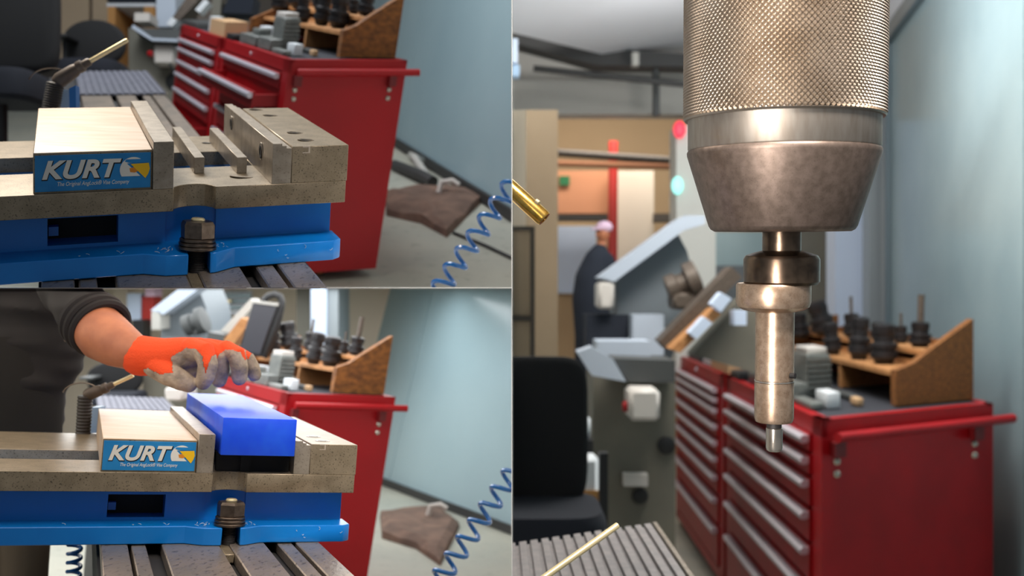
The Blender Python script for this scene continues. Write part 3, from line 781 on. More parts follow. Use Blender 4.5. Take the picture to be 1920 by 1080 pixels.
t = thing('bench_machine', 'pale grey bench machine with a sloping arm above the chip tray, upper view', 'machine', P(320, 55, 4.15))
slab(rect(293, -40, 329, 50), 4.20, .2, 'column', 'panel_pale', None, None, B, t)
slab([(318, 40), (330, 44), (378, -6), (352, -8)], 4.05, .1, 'sloping_arm', 'gun_grey', None, None, B, t)
slab([(366, 18), (374, 24), (392, 4), (384, -2)], 3.95, .05, 'arm_plate', 'tool_white', None, None, B, t)
slab([(312, 44), (322, 50), (332, 38), (322, 32)], 3.97, .05, 'foot_plate', 'tool_white', None, None, B, t)
slab(rect(252, 24, 280, 40), 4.05, .1, 'headstock', 'box_white', None, None, B, t); slab(rect(330, 38, 346, 54), 4.05, .1, 'knob_block', 'tray_grey', None, None, B, t)
t = thing('bench_vise_parts', 'heap of grey machine arms above the far red cabinet, upper view', 'machine parts', P(410, 30, 4.3))
slab([(396, 34), (412, 36), (416, -10), (398, -10)], 4.30, .1, 'post', 'olive_grey', None, None, B, t)
slab([(368, 44), (398, 46), (398, 4), (376, 2)], 4.40, .1, 'dark_block', 'gun_grey', None, None, B, t)
slab([(416, 24), (470, 26), (478, -6), (430, -8)], 4.30, .1, 'dark_arm', 'cloth_navy', None, None, B, t)
slab([(404, 40), (470, 40), (470, 20), (412, 20)], 4.45, .1, 'grey_arm', 'grey_paint', None, None, B, t)
slab([(-1400, 900), (1000, 900), (1000, -900), (-1400, -900)], 5.6, .1, 'wall_back', 'frame_dark', None, None, B)['kind'] = 'structure'

# ================================================================ LOWER LEFT BAY: the wax block
B = 'BL'
make_vise(BLF, 450, B, 'grey and blue machine vise clamping the blue wax block with its jaws')
wx = BLF.on(360, 737, 2, 68)
q = MB(BLF); q.box((131.5, -10, 23), (219.5, wx[1], 68), bev=.0008, seg=2); tag(q.build('wax_block', 'wax', None, B), 'long blue machinable wax block clamped between the vise jaws', 'wax block')
q = MB(BLF); q.box((131.5, 22, .2), (219.5, 34, 22.8)); q.box((160, 18, .2), (172, 400, 22.8)); tag(q.build('parallel_bar', 'dark_hole', None, B), 'steel support under the wax block, coloured dark for the shade there', 'parallel')  # hole black on the support puts the shade under the block into colour
AB = P(539, 737, 2.3); zt = BLF.loc(AB)[2]
BB = BLF.won(742, 744, 2, zt); CB = BLF.won(412, 704, 2, zt)
ezb = BLF.M.col[2].normalized(); Hh = up.length * (BB - AB).length / (B0 - A0).length
ft = BB - ezb * Hh; py = 540 - FPX * (ft.z - ZC) / ft.y
ft = P(742 - .158 * (py - 744), py, ft.y)
BC = Fr(AB, BB - AB, CB - AB, BB - ft); ZB = BLF.loc(ft)[2]
make_table(BLF, B, 'slotted steel machine table under the vise with the wax block', 2150, (20, 221, 1620, 2160, -62, -50), ZB + 40)
make_cabinet(BC, 0, 1.0, B, 'red tool cabinet behind the vise with the wax block', [(a, b, .0) for a, b, c in rows_near])
cabinet_goods(BC, B, 'behind the wax block')
q = MB(BLF); q.box((-3200, 1500, ZB - 30), (2400, 11000, ZB)); q.box((-3200, -200, ZB - 30), (2400, 1500, ZB)); structure(q.build('floor', 'floor', None, B))
# glass wall
def bl_floor(px, py): return BLF.won(px, py, 2, ZB)
u1 = bl_floor(740, 917); u2 = bl_floor(905, 980); du = u2 - u1
q0 = u1 + du * .0
upb = up_from(BLF, u1, 838, 480); nb = du.cross(upb).normalized(); nb = nb if nb.x > 0 else -nb
def sv(px, py):
    """run along the wall foot at which the wall passes the pixel"""
    d = D(px, py); n = nb; t = (u1 - EYE).dot(n) / d.dot(n); p = EYE + d * t - u1
    # solve p = a*du + b*upb
    g = Matrix(((du.dot(du), du.dot(upb)), (du.dot(upb), upb.dot(upb)))).inverted() @ Vector((p.dot(du), p.dot(upb)))
    return g[0]
s_seam = sv(786, 650); s_far = sv(632, 560)
wr = thing('wall_right', '', 'wall', u1); del wr['label']; del wr['category']; wr['kind'] = 'structure'
for a, b in ((s_far, s_seam - .004), (s_seam + .004, s_seam + 6)):
    p0 = u1 + du * a; p1 = u1 + du * b; q = MB()
    q.hexa([p0, p1, p1 + nb * .02, p0 + nb * .02, p0 + upb * 2, p1 + upb * 2, p1 + nb * .02 + upb * 2, p0 + nb * .02 + upb * 2]); q.build('glass_panel', 'glass_wall', wr, B)
p0 = u1 + du * (s_seam - .004) + nb * .004; p1 = u1 + du * (s_seam + .004) + nb * .004; q = MB()
q.hexa([p0, p1, p1 + nb * .016, p0 + nb * .016, p0 + upb * 2, p1 + upb * 2, p1 + nb * .016 + upb * 2, p0 + nb * .016 + upb * 2]); q.build('seam', 'seam', wr, B)
p0 = u1 + du * s_far; p1 = u1 + du * 5; zz = ezb * .03; nn = -nb * .02; q = MB()
q.hexa([p0 + nn, p1 + nn, p1, p0, p0 + nn + zz, p1 + nn + zz, p1 + zz, p0 + zz]); structure(q.build('baseboard_right', 'pipe_dark', None, B))
rag('crumpled brown cardboard sheet by the glass wall behind the wax block', [(712, 968), (800, 955), (830, 958), (862, 988), (826, 1062), (780, 1030), (716, 1010)], bl_floor, B, .035, seed=3)
q = MB(); c = bl_floor(826, 985); q.tube([c + V(-.045, 0, .035), c + V(-.035, 0, .07), c + V(0, 0, .075), c + V(.022, 0, .06)], .009, 8, world=True)
tag(q.build('metal_hook', 'box_white', None, B), 'bent pale metal hook lying on the cardboard, lower view', 'hook')
make_coil('coiled_hose', 'blue coiled air hose hanging at the right of the wax block', P(820, 1092, 1.52), P(974, 868, 1.56), .0142, .0035, 7.2, B)
make_coil('coiled_hose', 'small blue coiled hose hanging left of the table, below the vise', P(140, 1020, 1.30), P(138, 1090, 1.30), .0078, .0026, 4.2, B)
air_gun('dark air gun with a ribbed grip beside the man, behind the sliding jaw', (250, 704), (208, 723), (160, 742), (155, 830), 11, 1.30, B)
slab(rect(170, 764, 186, 812), 1.33, .02, 'hose_fitting', 'fitting_blue', 'pale blue hose fitting beside the air gun grip, lower view', 'fitting', B)
# the things behind
make_chair('black office chair behind the air gun, lower view', (163, 678, 268, 742), (165, 735, 266, 756), 3.25, B, round_back=True, arms=((168, 703, 192, 'tray_grey'),), zf=P(0, 960, 3.25).z)
t = thing('chip_machine', 'olive grey machine base with a chip tray behind the orange glove', 'machine', P(330, 900, 3.3))
slab(rect(268, 690, 380, 900), 3.3, .35, 'base_body', 'olive_grey', None, None, B, t); slab(rect(262, 640, 372, 672), 3.2, .3, 'chip_tray', 'tray_grey', None, None, B, t)
slab(rect(308, 727, 342, 752), 3.1, .15, 'switch_box', 'box_white', None, None, B, t, bev=.006)
t = thing('slanted_machine', 'grey machine with a slanted panel edged in white, right of the man', 'machine', P(340, 660, 3.6))
slab([(300, 648), (395, 640), (386, 575), (372, 541), (304, 590)], 3.6, .3, 'slanted_panel', 'panel_grey', None, None, B, t)
slab([(282, 582), (306, 590), (374, 541), (366, 538), (350, 530)], 3.5, .1, 'white_edge', 'panel_pale', None, None, B, t)
q = MB(); q.lathe(P(346, 612, 3.4), V(1, -.1, .35), [(.02, 0), (.036, .004), (.036, .03), (.028, .034), (.028, .05), (.045, .054), (.045, .074), (.02, .078)], 20, world=True); q.box((P(352, 0, 3.4).x, 3.38, P(0, 628, 3.4).z), (P(376, 0, 3.4).x, 3.46, P(0, 612, 3.4).z), bev=.006); q.build('spindle_head', 'tray_grey', t, B)
slab(rect(284, 585, 300, 618), 3.5, .1, 'control_box', 'grey_paint', None, None, B, t)
t = thing('tilting_lathe', 'pale bench lathe standing aslant between the glove and the monitor', 'machine', P(430, 700, 3.3))
slab([(395, 640), (410, 648), (478, 570), (470, 560)], 3.3, .1, 'bed', 'grey_paint', None, None, B, t); slab([(408, 652), (430, 655), (470, 602), (452, 596)], 3.2, .1, 'carriage', 'ply', None, None, B, t)
slab([(388, 640), (420, 648), (420, 628), (390, 622)], 3.2, .1, 'tailstock', 'tray_grey', None, None, B, t)
t = thing('monitor', 'tilted dark monitor on a black arm behind the glove', 'monitor', P(480, 680, 3.0))
slab([(446, 662), (489, 670), (521, 572), (474, 565)], 3.0, .05, 'monitor_case', 'plastic_black', None, None, B, t, bev=.004)
slab([(450, 657), (487, 664), (517, 576), (476, 570)], 2.994, .004, 'screen', 'screen_dark', None, None, B, t)
slab([(474, 568), (520, 574), (521, 569), (476, 563)], 2.993, .02, 'top_bezel', 'grey_paint', None, None, B, t)
q = MB(); q.tube([P(x, y, 3.02) for x, y in ((493, 565), (502, 556), (514, 552), (525, 556), (529, 566), (526, 578), (516, 610), (505, 640), (492, 668))], [.009, .01, .01, .01, .01, .012, .016, .018, .016], 10, world=True); q.build('monitor_arm', 'plastic_black', t, B)
slab(rect(583, 480, 612, 660), 4.3, .3, 'trim_2', 'blue_white', None, None, B)['kind'] = 'structure'
slab(rect(612, 480, 634, 660), 4.32, .3, 'trim_3', 'glass_frame', None, None, B)['kind'] = 'structure'
slab(rect(556, 480, 584, 660), 4.5, .2, 'trim_4', 'olive_grey', None, None, B)['kind'] = 'structure'
slab(rect(386, 480, 418, 660), 4.8, .2, 'trim_5', 'beige_wall', None, None, B)['kind'] = 'structure'
slab(rect(214, 480, 240, 660), 4.6, .2, 'trim_6', 'beige_wall', None, None, B)['kind'] = 'structure'
slab(rect(238, 550, 264, 600), 4.5, .05, 'white_board', 'blue_white', 'white board on the wall between the man and the slanted machine', 'board', B)
slab(rect(266, 556, 288, 610), 4.5, .1, 'red_cabinet_box', 'pipe_red', 'red box on the wall behind the slanted machine', 'box', B)
slab(rect(272, 540, 290, 556), 4.45, .1, 'pink_box', 'cap_pink', 'pink box above the red box on the wall', 'box', B)
slab(rect(248, 600, 268, 640), 4.4, .1, 'black_box', 'plastic_black', 'black box below the white board, beside the slanted machine', 'box', B)
slab(rect(418, 545, 470, 590), 4.7, .04, 'window_1', 'white_paint', None, None, B)['kind'] = 'structure'
for yy in (552, 562, 574): slab(rect(418, yy, 470, yy + 5), 4.66, .02, 'trim_7', 'glass_wall', None, None, B)['kind'] = 'structure'
slab(rect(416, 562, 432, 567), 4.6, .03, 'tube_lamp', 'brass_pale', 'small bright lamp behind the window over the lathe', 'lamp', B)
slab([(-1600, 2400), (1300, 2400), (1300, 200), (-1600, 200)], 5.0, .1, 'wall_back', 'beige_wall', None, None, B)['kind'] = 'structure'


# ---------------------------------------------------------------- the man and his gloved hand
def remesh(b, voxel, smooth=4):
    """fuse overlapping shapes of a builder into one skin"""
    me = bpy.data.meshes.new('tmp'); b.bm.to_mesh(me); b.bm.free()
    o = bpy.data.objects.new('tmp', me); COL.objects.link(o)
    r = o.modifiers.new('r', 'REMESH'); r.mode = 'VOXEL'; r.voxel_size = voxel
    s = o.modifiers.new('s', 'SMOOTH'); s.iterations = smooth; s.factor = .5
    dg = bpy.context.evaluated_depsgraph_get(); dg.update()
    me2 = bpy.data.meshes.new_from_object(o.evaluated_get(dg))
    b.bm = bmesh.new(); b.bm.from_mesh(me2)
    bpy.data.objects.remove(o); bpy.data.meshes.remove(me); bpy.data.meshes.remove(me2)
    return b
YH = 1.22; sH = YH / FPX
def ptube(b, pts, seg=14):
    """pixel tube: (x, y, radius px, depth offset m)"""
    b.tube([P(x, y, YH + d) for x, y, r, d in pts], [r * sH for x, y, r, d in pts], seg, world=True)
    for x, y, r, d in (pts[0], pts[-1]): b.ell(P(x, y, YH + d), r * sH, r * sH, r * sH, seg=12)
def torso(b, grow):
    rs = []
    for y, xc, rx, ry in ((520, 18, 140, 74), (560, 16, 142, 74), (600, 12, 146, 72), (660, 10, 149, 70), (700, 4, 146, 70), (730, -2, 132, 70), (780, -6, 124, 70), (850, -8, 122, 70), (900, -8, 118, 68)):
        c = P(xc, y, YH + .19)
        rs.append([c + V(math.cos(a) * (rx + grow) * sH * 1.15, math.sin(a) * (ry + grow) * sH * 1.1, 0) for a in [2 * math.pi * i / 40 for i in range(40)]])
    b.rings(rs)
def upper_arm(b, g):
    ptube(b, [(96, 470, 62 + g, .15), (120, 520, 60 + g, .12), (150, 570, 54 + g, .06), (176, 608, 50 + g, .02)], 22)
body = MB(); torso(body, -26); upper_arm(body, -16)
ptube(body, [(176, 608, 47, .02), (196, 630, 50, .01), (222, 646, 44, 0), (250, 660, 35, -.01), (272, 668, 31, -.012)], 22)
for x in (20, 80): ptube(body, [(x - 30, 880, 55, .2), (x - 34, 1000, 50, .22), (x - 36, 1140, 44, .24)])
remesh(body, .0035, 3)
man = body.build('person', 'skin', None, B, base=P(0, 1140, YH + .2))
tag(man, 'man in dark jacket and orange work glove reaching over the blue wax block', 'person')
jk = MB(); torso(jk, 0); upper_arm(jk, 0)
remesh(jk, .004, 2)
for v in jk.bm.verts:
    n = v.normal; f = .006 * noise.noise(v.co * 22) - .006 * abs(noise.noise(V(v.co.x * 9 + v.co.z * 14, v.co.y * 8, v.co.z * 26))) + .003 * noise.noise(V(v.co.x * 12, v.co.y * 12, v.co.z * 60))
    v.co += n * f
jk.build('jacket', 'jacket', man, B)
cf_ = MB()
for k, (dx, dy, g) in enumerate(((-9, -12, 1), (1, -4, 3), (10, 4, 2))):     # rolled cuff: three folds around the arm
    d = (P(222, 646, YH) - P(150, 570, YH + .06)).normalized(); c = P(178 + dx, 610 + dy, YH + .02); t_ = d.orthogonal().normalized(); u_ = d.cross(t_)
    R_ = (51 + g) * sH
    cf_.tube([c + (t_ * math.cos(a) + u_ * math.sin(a)) * R_ for a in [2 * math.pi * i / 40 for i in range(41)]], .0055, 8, world=True)
cf_.build('rolled_cuff', 'jacket', man, B)
ap = MB(); rs = []
for y, xc, rx, ry in ((628, 2, 118, 78), (700, 0, 124, 78), (780, -6, 126, 76), (860, -8, 126, 76)):
    c = P(xc, y, YH + .19); rs.append([c + V(math.cos(a) * rx * sH * 1.15, math.sin(a) * ry * sH * 1.1, 0) for a in [-math.pi * .97 + math.pi * .94 * i / 30 for i in range(31)]])
ap.rings([r + [p + V(0, .004, 0) for p in r[::-1]] for r in rs]); ap.build('apron', 'apron', man, B)
cd = MB(); cd.tube([P(111, 540, YH + .055), P(115, 575, YH + .055), P(118, 605, YH + .055), P(121, 618, YH + .055)], .0014, 8, world=True); cd.ell(P(123, 628, YH + .055), .003, .003, .009); cd.ell(P(128, 634, YH + .055), .005, .003, .0032)
cd.build('drawstring', 'cord', man, B)
tr = MB()
for x in (20, 80): ptube(tr, [(x - 30, 880, 60, .2), (x - 34, 1000, 55, .22), (x - 36, 1140, 48, .24)])
remesh(tr, .005, 2); tr.build('trousers', 'trousers', man, B)
# glove: cuff, back of the hand, thumb, four bent fingers
gl = MB()
ptube(gl, [(264, 667, 38, -.010), (286, 668, 36, -.010), (312, 667, 33, -.010), (345, 662, 30, -.006), (378, 658, 25, .002), (402, 662, 20, .008)], 22)
ptube(gl, [(345, 658, 24, .004), (392, 656, 22, .014), (430, 660, 19, .022), (446, 664, 15, .026)], 18)
ptube(gl, [(330, 684, 24, .006), (362, 688, 22, .010), (392, 690, 17, .014)], 16)
ptube(gl, [(294, 686, 23, -.020), (318, 702, 21, -.026), (342, 714, 18, -.028), (354, 720, 15, -.026)])
ptube(gl, [(358, 655, 22, -.014), (384, 660, 20, -.024), (390, 684, 17.5, -.030), (386, 706, 16, -.028), (381, 716, 14, -.026)])
ptube(gl, [(396, 660, 20, .006), (412, 672, 17, .003), (414, 696, 15.5, .006), (411, 712, 14, .008)])
ptube(gl, [(424, 656, 18, .012), (444, 666, 17, .002), (449, 690, 15.5, .000), (449, 708, 14, .004)])
ptube(gl, [(446, 664, 15, .028), (464, 674, 14.5, .022), (474, 692, 13.5, .020), (477, 702, 12.5, .022)])
remesh(gl, .0014, 2)
ORG = [(240, 620), (340, 625), (385, 628), (420, 640), (452, 644), (464, 664), (460, 676), (452, 660), (438, 656), (424, 656), (413, 664), (408, 684), (404, 694), (398, 664), (384, 651), (364, 650), (346, 660), (334, 668), (344, 694), (320, 697), (296, 686), (285, 690), (292, 716), (276, 712), (240, 705)]
def inside(x, y, poly):
    c = False; j = len(poly) - 1
    for i in range(len(poly)):
        xi, yi = poly[i]; xj, yj = poly[j]
        if (yi > y) != (yj > y) and x < (xj - xi) * (y - yi) / (yj - yi) + xi: c = not c
        j = i
    return c
for f in gl.bm.faces:                      # the rubber coating covers fingers and palm up to the knit edge
    c = f.calc_center_median(); x = 960 + c.x / YH * FPX; y = 540 - (c.z - ZC) / YH * FPX
    f.material_index = 0 if inside(x, y, ORG) else 1
rub = MB(); rub.bm = gl.bm.copy()
bmesh.ops.delete(rub.bm, geom=[f for f in rub.bm.faces if f.material_index == 0], context='FACES')
bmesh.ops.delete(gl.bm, geom=[f for f in gl.bm.faces if f.material_index == 1], context='FACES')
for f in rub.bm.faces: f.material_index = 0
for v in rub.bm.verts: v.co += v.normal * .0006
gk = gl.build('glove', 'knit_orange', man, B, label='orange knit work glove')
rub.build('rubber_coating', 'rubber_grey', gk, B, label='grey rubber palm and fingers')

# ================================================================ RIGHT BAY: chuck and edge finder
B = 'R'
YC = .95; sC = YC / FPX
tl_ = math.radians(3.0)
axc = V(-.004, -math.sin(tl_), math.cos(tl_)).normalized()       # the spindle leans a little
def cpt(px, py): return P(px, py, YC)
O = cpt(1466, 430)
def hh(py): return (430 - py) * sC
ch = thing('drill_chuck', 'keyless drill chuck with a knurled steel sleeve, hanging from above', 'drill chuck', O)
# knurled sleeve: staggered diamonds with raised points
def knurl(h0, h1, r, n, rows):
    b = MB(); t = V(1, 0, 0); t = (t - axc * t.dot(axc)).normalized(); u = axc.cross(t)
    def pt(a, h, rr): return b.bm.verts.new(O + axc * h + (t * math.cos(a) + u * math.sin(a)) * rr)
    dh = (h1 - h0) / rows; da = 2 * math.pi / n; dep = .0032
    lat = [[pt(da * (k + .5 * (j % 2)), h0 + j * dh, r - dep) for k in range(n)] for j in range(rows + 1)]
    for j in range(1, rows):
        for k in range(n):
            o = j % 2
            l, rt = lat[j][k], lat[j][(k + 1) % n]
            up_, dn = lat[j + 1][(k + o) % n], lat[j - 1][(k + o) % n]
            a = da * (k + .5 * o + .5)
            ap = [pt(a + x * da * .07, h0 + (j + z * .16) * dh, r) for x, z in ((-1, 0), (0, 1), (1, 0), (0, -1))]
            b.bm.faces.new(ap[::-1])
            for q0, q1, c0, c1 in ((ap[0], ap[1], l, up_), (ap[1], ap[2], up_, rt), (ap[2], ap[3], rt, dn), (ap[3], ap[0], dn, l)):
                b.bm.faces.new((q0, q1, c1, c0))
    bmesh.ops.recalc_face_normals(b.bm, faces=b.bm.faces[:])
    return b
k = knurl(hh(224), hh(-90), 184 * sC, 112, 58)
k.lathe(O, axc, [(150 * sC, hh(226)), (180.5 * sC, hh(226)), (183 * sC, hh(223)), (176 * sC, hh(221)), (176 * sC, hh(-90)), (150 * sC, hh(-95))], 96, world=True)
k.build('knurled_sleeve', 'chuck_knurl', ch, B, angle=12)
q = MB(); q.lathe(O, axc, [(150 * sC, hh(200)), (175 * sC, hh(206)), (175 * sC, hh(279)), (173 * sC, hh(282)), (150 * sC, hh(282))], 96, world=True); q.build('collar_ring', 'chuck_ring', ch, B)
q = MB(); q.lathe(O, axc, [(150 * sC, hh(281)), (174.5 * sC, hh(282)), (176.5 * sC, hh(286)), (176 * sC, hh(292)), (135 * sC, hh(424)), (131 * sC, hh(430)), (124 * sC, hh(434)), (60 * sC, hh(435)), (40 * sC, hh(425))], 96, world=True); q.build('nose_cone', 'chuck_cone', ch, B)
ef = thing('edge_finder', 'stepped steel edge finder held in the drill chuck, pointing down', 'edge finder', O)
def seg(name, px, prof, mt, angle=38):
    q = MB(); a = cpt(px, 430); q.lathe(a, axc, [(r * sC, hh(y)) for r, y in prof], 64, world=True); return q.build(name, mt, ef, B, angle=angle)
seg('shank', 1466, [(30, 425), (35.5, 425), (35.5, 472), (37, 480), (30, 485)], 'finder_dark')
seg('upper_collar', 1466, [(36, 470), (52, 474), (66, 479), (70, 486), (70, 528), (66, 533), (40, 533)], 'finder_dark')
seg('lower_collar', 1451, [(40, 530), (66, 531), (69, 535), (69, 566), (66, 575), (56, 581), (38, 585)], 'finder_steel')
seg('stem', 1454.5, [(30, 580), (35, 580), (36, 586), (36, 713), (34.5, 714), (34.5, 717), (36.5, 718), (36.5, 785), (34, 793), (14, 796)], 'finder_steel')
seg('bright_groove', 1454.5, [(34, 713.5), (36.8, 714), (36.8, 717), (34, 717.5)], 'bright_steel')
seg('neck', 1455, [(13, 794), (14, 796), (14, 806), (12, 808)], 'gun_dark')
seg('probe_tip', 1455.5, [(13, 804), (15.5, 806), (15.5, 843), (14, 848), (11, 850), (0, 850)], 'bright_steel')
q = MB(); q.lathe(cpt(1484, 703) + V(0, -.0098, 0), V(.72, -.69, 0), [(.0026, -.004), (.0026, .0008), (.0018, .001)], 14, world=True); q.build('side_hole', 'dark_hole', ef, B)
# brass coolant nozzle from the left
t = thing('brass_nozzle', 'brass nozzle tip pointing down, left of the chuck', 'nozzle', P(1020, 415, .92))
a = P(915, 315, .93); b_ = P(1021, 411, .92); d = (b_ - a).normalized(); L = (b_ - a).length; s_ = .92 / FPX
q = MB(); q.lathe(a, d, [(16 * s_, 0), (16 * s_, L - .002), (14.5 * s_, L), (9 * s_, L), (8 * s_, L - .006)], 24, world=True); q.build('tube', 'brass', t, B)
q = MB(); q.lathe(a, d, [(8.2 * s_, L - .005), (8.2 * s_, L - .0012)], 18, world=True); q.build('bore', 'dark_hole', t, B)
q = MB(); q.lathe(P(1008, 379, .905), V(.6, -.3, -.5), [(.0022, -.002), (.0022, .0016), (.001, .002)], 12, world=True); q.build('rivet', 'brass_pale', t, B)
t = thing('brass_rod', 'thin pale brass tube slanting up in front of the ribbed plate', 'tube', P(1010, 1090, 1.05))
a = P(985, 1108, 1.04); b_ = P(1159, 984, 1.08); d = (b_ - a).normalized(); L = (b_ - a).length
q = MB(); q.lathe(a, d, [(6.2 * 1.06 / FPX, 0), (6.2 * 1.06 / FPX, L - .001), (4.5 * 1.06 / FPX, L)], 16, world=True); q.build('tube', 'brass_pale', t, B)
# ribbed plate of the machine table
t = thing('ribbed_plate', 'ribbed grey machine table cover at the bottom, below the edge finder', 'way cover', P(1120, 1060, 1.6))
z0 = P(1222, 981, 1.95).z
def onz(px, py, z):
    d = D(px, py); k_ = (z - ZC) / d.z; return EYE + d * k_
c1 = onz(1228, 981, z0); c2 = onz(1300, 1086, z0); c3 = onz(930, 1024, z0)
eu = (c3 - c1); ev = (c2 - c1)
PF = Fr(c1, eu, ev, V(0, 0, 1))
MB(PF).box((0, 0, -.04), (1.05, 1.3, -.004), bev=.003).build('cover_plate', 'rib_pale', t, B)
for i in range(15):
    MB(PF).box((.03 + i * .066, .0, -.0042), (.03 + i * .066 + .045, 1.3, .002), bev=.001).build('rib', 'rib_pale', t, B)
MB(PF).box((-.012, 0, -.05), (.018, 1.3, .003), bev=.001).build('cover_edge', 'plate_steel', t, B)
MB(PF).box((.05, .05, -.6), (1.0, 1.2, -.041)).build('table_body', 'cast_dark', t, B)

# cabinets
A2 = P(1541, 787, 5.0); zt2 = A2.z
B2 = onz(1862, 756, zt2); C2 = onz(1362, 706, zt2); E2 = onz(1268, 665, zt2)
Hr = 625 / FPX * 5.0
RC = Fr(A2, B2 - A2, C2 - A2, V(0, 0, Hr))
rows_r = [(-.055, -.115, 0), (-.122, -.187, 0), (-.194, -.285, 0), (-.292, -.395, 0), (-.402, -.515, 0), (-.522, -.66, 0), (-.667, -.89, 0)]
RC2 = Fr(A2 + (C2 - A2) * 1.04, B2 - A2, E2 - (A2 + (C2 - A2) * 1.04), V(0, 0, Hr))
rows_r2 = [(-.06, -.10, 0), (-.105, -.15, 0), (-.155, -.225, 0), (-.23, -.30, 0), (-.305, -.375, 0), (-.38, -.46, 0), (-.465, -.56, 0), (-.57, -.70, 0), (-.71, -.89, 0)]
make_cabinet(RC, 0, 1.0, B, 'red tool cabinet with a side handle, behind the edge finder', rows_r)
make_cabinet(RC2, 0, 1.0, B, 'red tool cabinet farther back and left behind the edge finder', rows_r2, handle_side=False)
cabinet_goods(RC, B, 'behind the edge finder')
q = MB(RC2); q.box((.04, .02, .002), (.28, .32, .075)); tag(q.build('cardboard_box', 'cardboard', None, B), 'tan cardboard box on the farther red cabinet, beside the edge finder stem', 'box')
q = MB(RC2); q.box((.06, .36, .002), (.18, .52, .085)); tag(q.build('paper_carton', 'tool_white', None, B), 'small white carton left of the cardboard box behind the edge finder', 'carton')
q = MB(RC2); q.box((.06, .6, .002), (.4, .95, .03)); tag(q.build('blue_case', 'tray_grey', None, B), 'flat slate tray on the farther red cabinet behind the edge finder', 'tray')
ZR = zt2 - Hr
q = MB(); q.box((.0, 1.2, ZR - .05), (9, 16, ZR)); structure(q.build('floor', 'floor', None, B))
# frosted glass wall at the right with its frame
g1 = V((1662 - 960) / FPX * 10.2, 10.2, 0); g2 = V((1925 - 960) / FPX * 5.75, 5.75, 0); dg_ = (g2 - g1); ng = V(dg_.y, -dg_.x, 0).normalized()
ng = ng if ng.x > 0 else -ng
def gw(a, b, z0, z1, off, th):
    p0 = g1 + dg_ * a + ng * off; p1 = g1 + dg_ * b + ng * off; q = MB()
    q.hexa([V(p.x, p.y, z) for z in (z0, z1) for p in (p0, p1, p1 + ng * th, p0 + ng * th)]); return q
ztop = P(1660, 62, 10.2).z
wr = thing('wall_right', '', 'wall', g1); del wr['label']; del wr['category']; wr['kind'] = 'structure'
gw(.06, .985, ZR, ztop - .14, 0, .03).build('glass_panel', 'glass_wall', wr, B); gw(.995, 1.8, ZR, ztop - .14, 0, .03).build('glass_panel', 'glass_wall', wr, B)
gw(0, .055, ZR, ztop, -.05, .12).build('frame_post', 'glass_frame', wr, B); gw(.052, .062, ZR, ztop - .12, -.055, .05).build('frame_edge', 'seam', wr, B)
gw(0, 1.8, ztop - .14, ztop, -.05, .12).build('frame_head', 'glass_frame', wr, B); gw(.06, 1.8, ztop - .17, ztop - .14, -.055, .05).build('frame_seal', 'seam', wr, B)
gw(.062, 1.8, ZR, ZR + .1, -.03, .03).build('frame_sill', 'pipe_dark', wr, B); gw(.985, .995, ZR, ztop - .14, .005, .03).build('panel_joint', 'seam', wr, B)
gw(-.6, 1.8, ztop, ztop + 1.4, -.06, .3).build('upper_wall', 'white_paint', wr, B)
slab(rect(1630, -40, 1664, 700), 10.3, .2, 'trim_8', 'glass_frame', None, None, B)['kind'] = 'structure'
slab(rect(1566, 230, 1632, 700), 10.6, .3, 'trim_9', 'blue_white', None, None, B)['kind'] = 'structure'
slab(rect(1492, 230, 1566, 700), 11.2, .3, 'trim_10', 'olive_grey', None, None, B)['kind'] = 'structure'
slab(rect(1268, 235, 1342, 700), 9.6, .4, 'trim_11', 'column_paint', None, None, B)['kind'] = 'structure'
# far hall
slab(rect(900, -300, 2300, 1200), 13.5, .2, 'wall_back', 'warm_wall', None, None, B)['kind'] = 'structure'
slab(rect(1340, 434, 1432, 500), 12.6, .1, 'window_2', 'glass_wall', None, None, B)['kind'] = 'structure'
slab(rect(1338, 498, 1440, 720), 12.4, .1, 'trim_12', 'panel_grey', None, None, B)['kind'] = 'structure'
slab(rect(1150, 320, 1226, 640), 12.0, .3, 'trim_13', 'beige_wall', None, None, B)['kind'] = 'structure'
slab(rect(1040, 320, 1146, 400), 12.2, .2, 'trim_14', 'brick_orange', None, None, B)['kind'] = 'structure'
slab(rect(1226, 400, 1272, 416), 11.9, .2, 'trim_15', 'frame_dark', None, None, B)['kind'] = 'structure'
q = MB(); q.cyl(P(1150, 265, 11.7), V(P(1146, 640, 11.7).x, 11.7, ZR), .055, world=True); tag(q.build('red_pipe', 'pipe_red', None, B), 'upright red pipe in the far hall, left of the chuck cone', 'pipe')
q = MB(); q.cyl(P(1040, 286, 11.4), P(1275, 302, 11.4), .045, world=True); tag(q.build('ceiling_pipe', 'frame_dark', None, B), 'dark level pipe crossing the far hall, upper one of two', 'pipe', 'level pipes in the far hall')
q = MB(); q.cyl(P(1040, 306, 11.4), P(1275, 312, 11.4), .04, world=True); tag(q.build('ceiling_pipe', 'brick_orange', None, B), 'brown level pipe just below the dark one in the far hall', 'pipe', 'level pipes in the far hall')
slab(rect(1049, 330, 1068, 347), 12.14, .059, 'exit_sign', 'sign_green', 'small green sign on the brick wall of the far hall', 'sign', B)
q = MB(); q.ell(P(1270, 348, 9.56), .055, .045, .085); tag(q.build('signal_lamp', 'lamp_cyan', None, B), 'glowing pale cyan lamp left of the chuck cone', 'lamp', 'signal lamps left of the chuck')
q = MB(); q.ell(P(1274, 243, 9.56), .06, .045, .085); tag(q.build('signal_lamp', 'lamp_red', None, B), 'glowing red lamp at the left edge of the chuck', 'lamp', 'signal lamps left of the chuck')
slab(rect(1046, 402, 1140, 412), 11.3, .3, 'trim_16', 'frame_dark', None, None, B)['kind'] = 'structure'
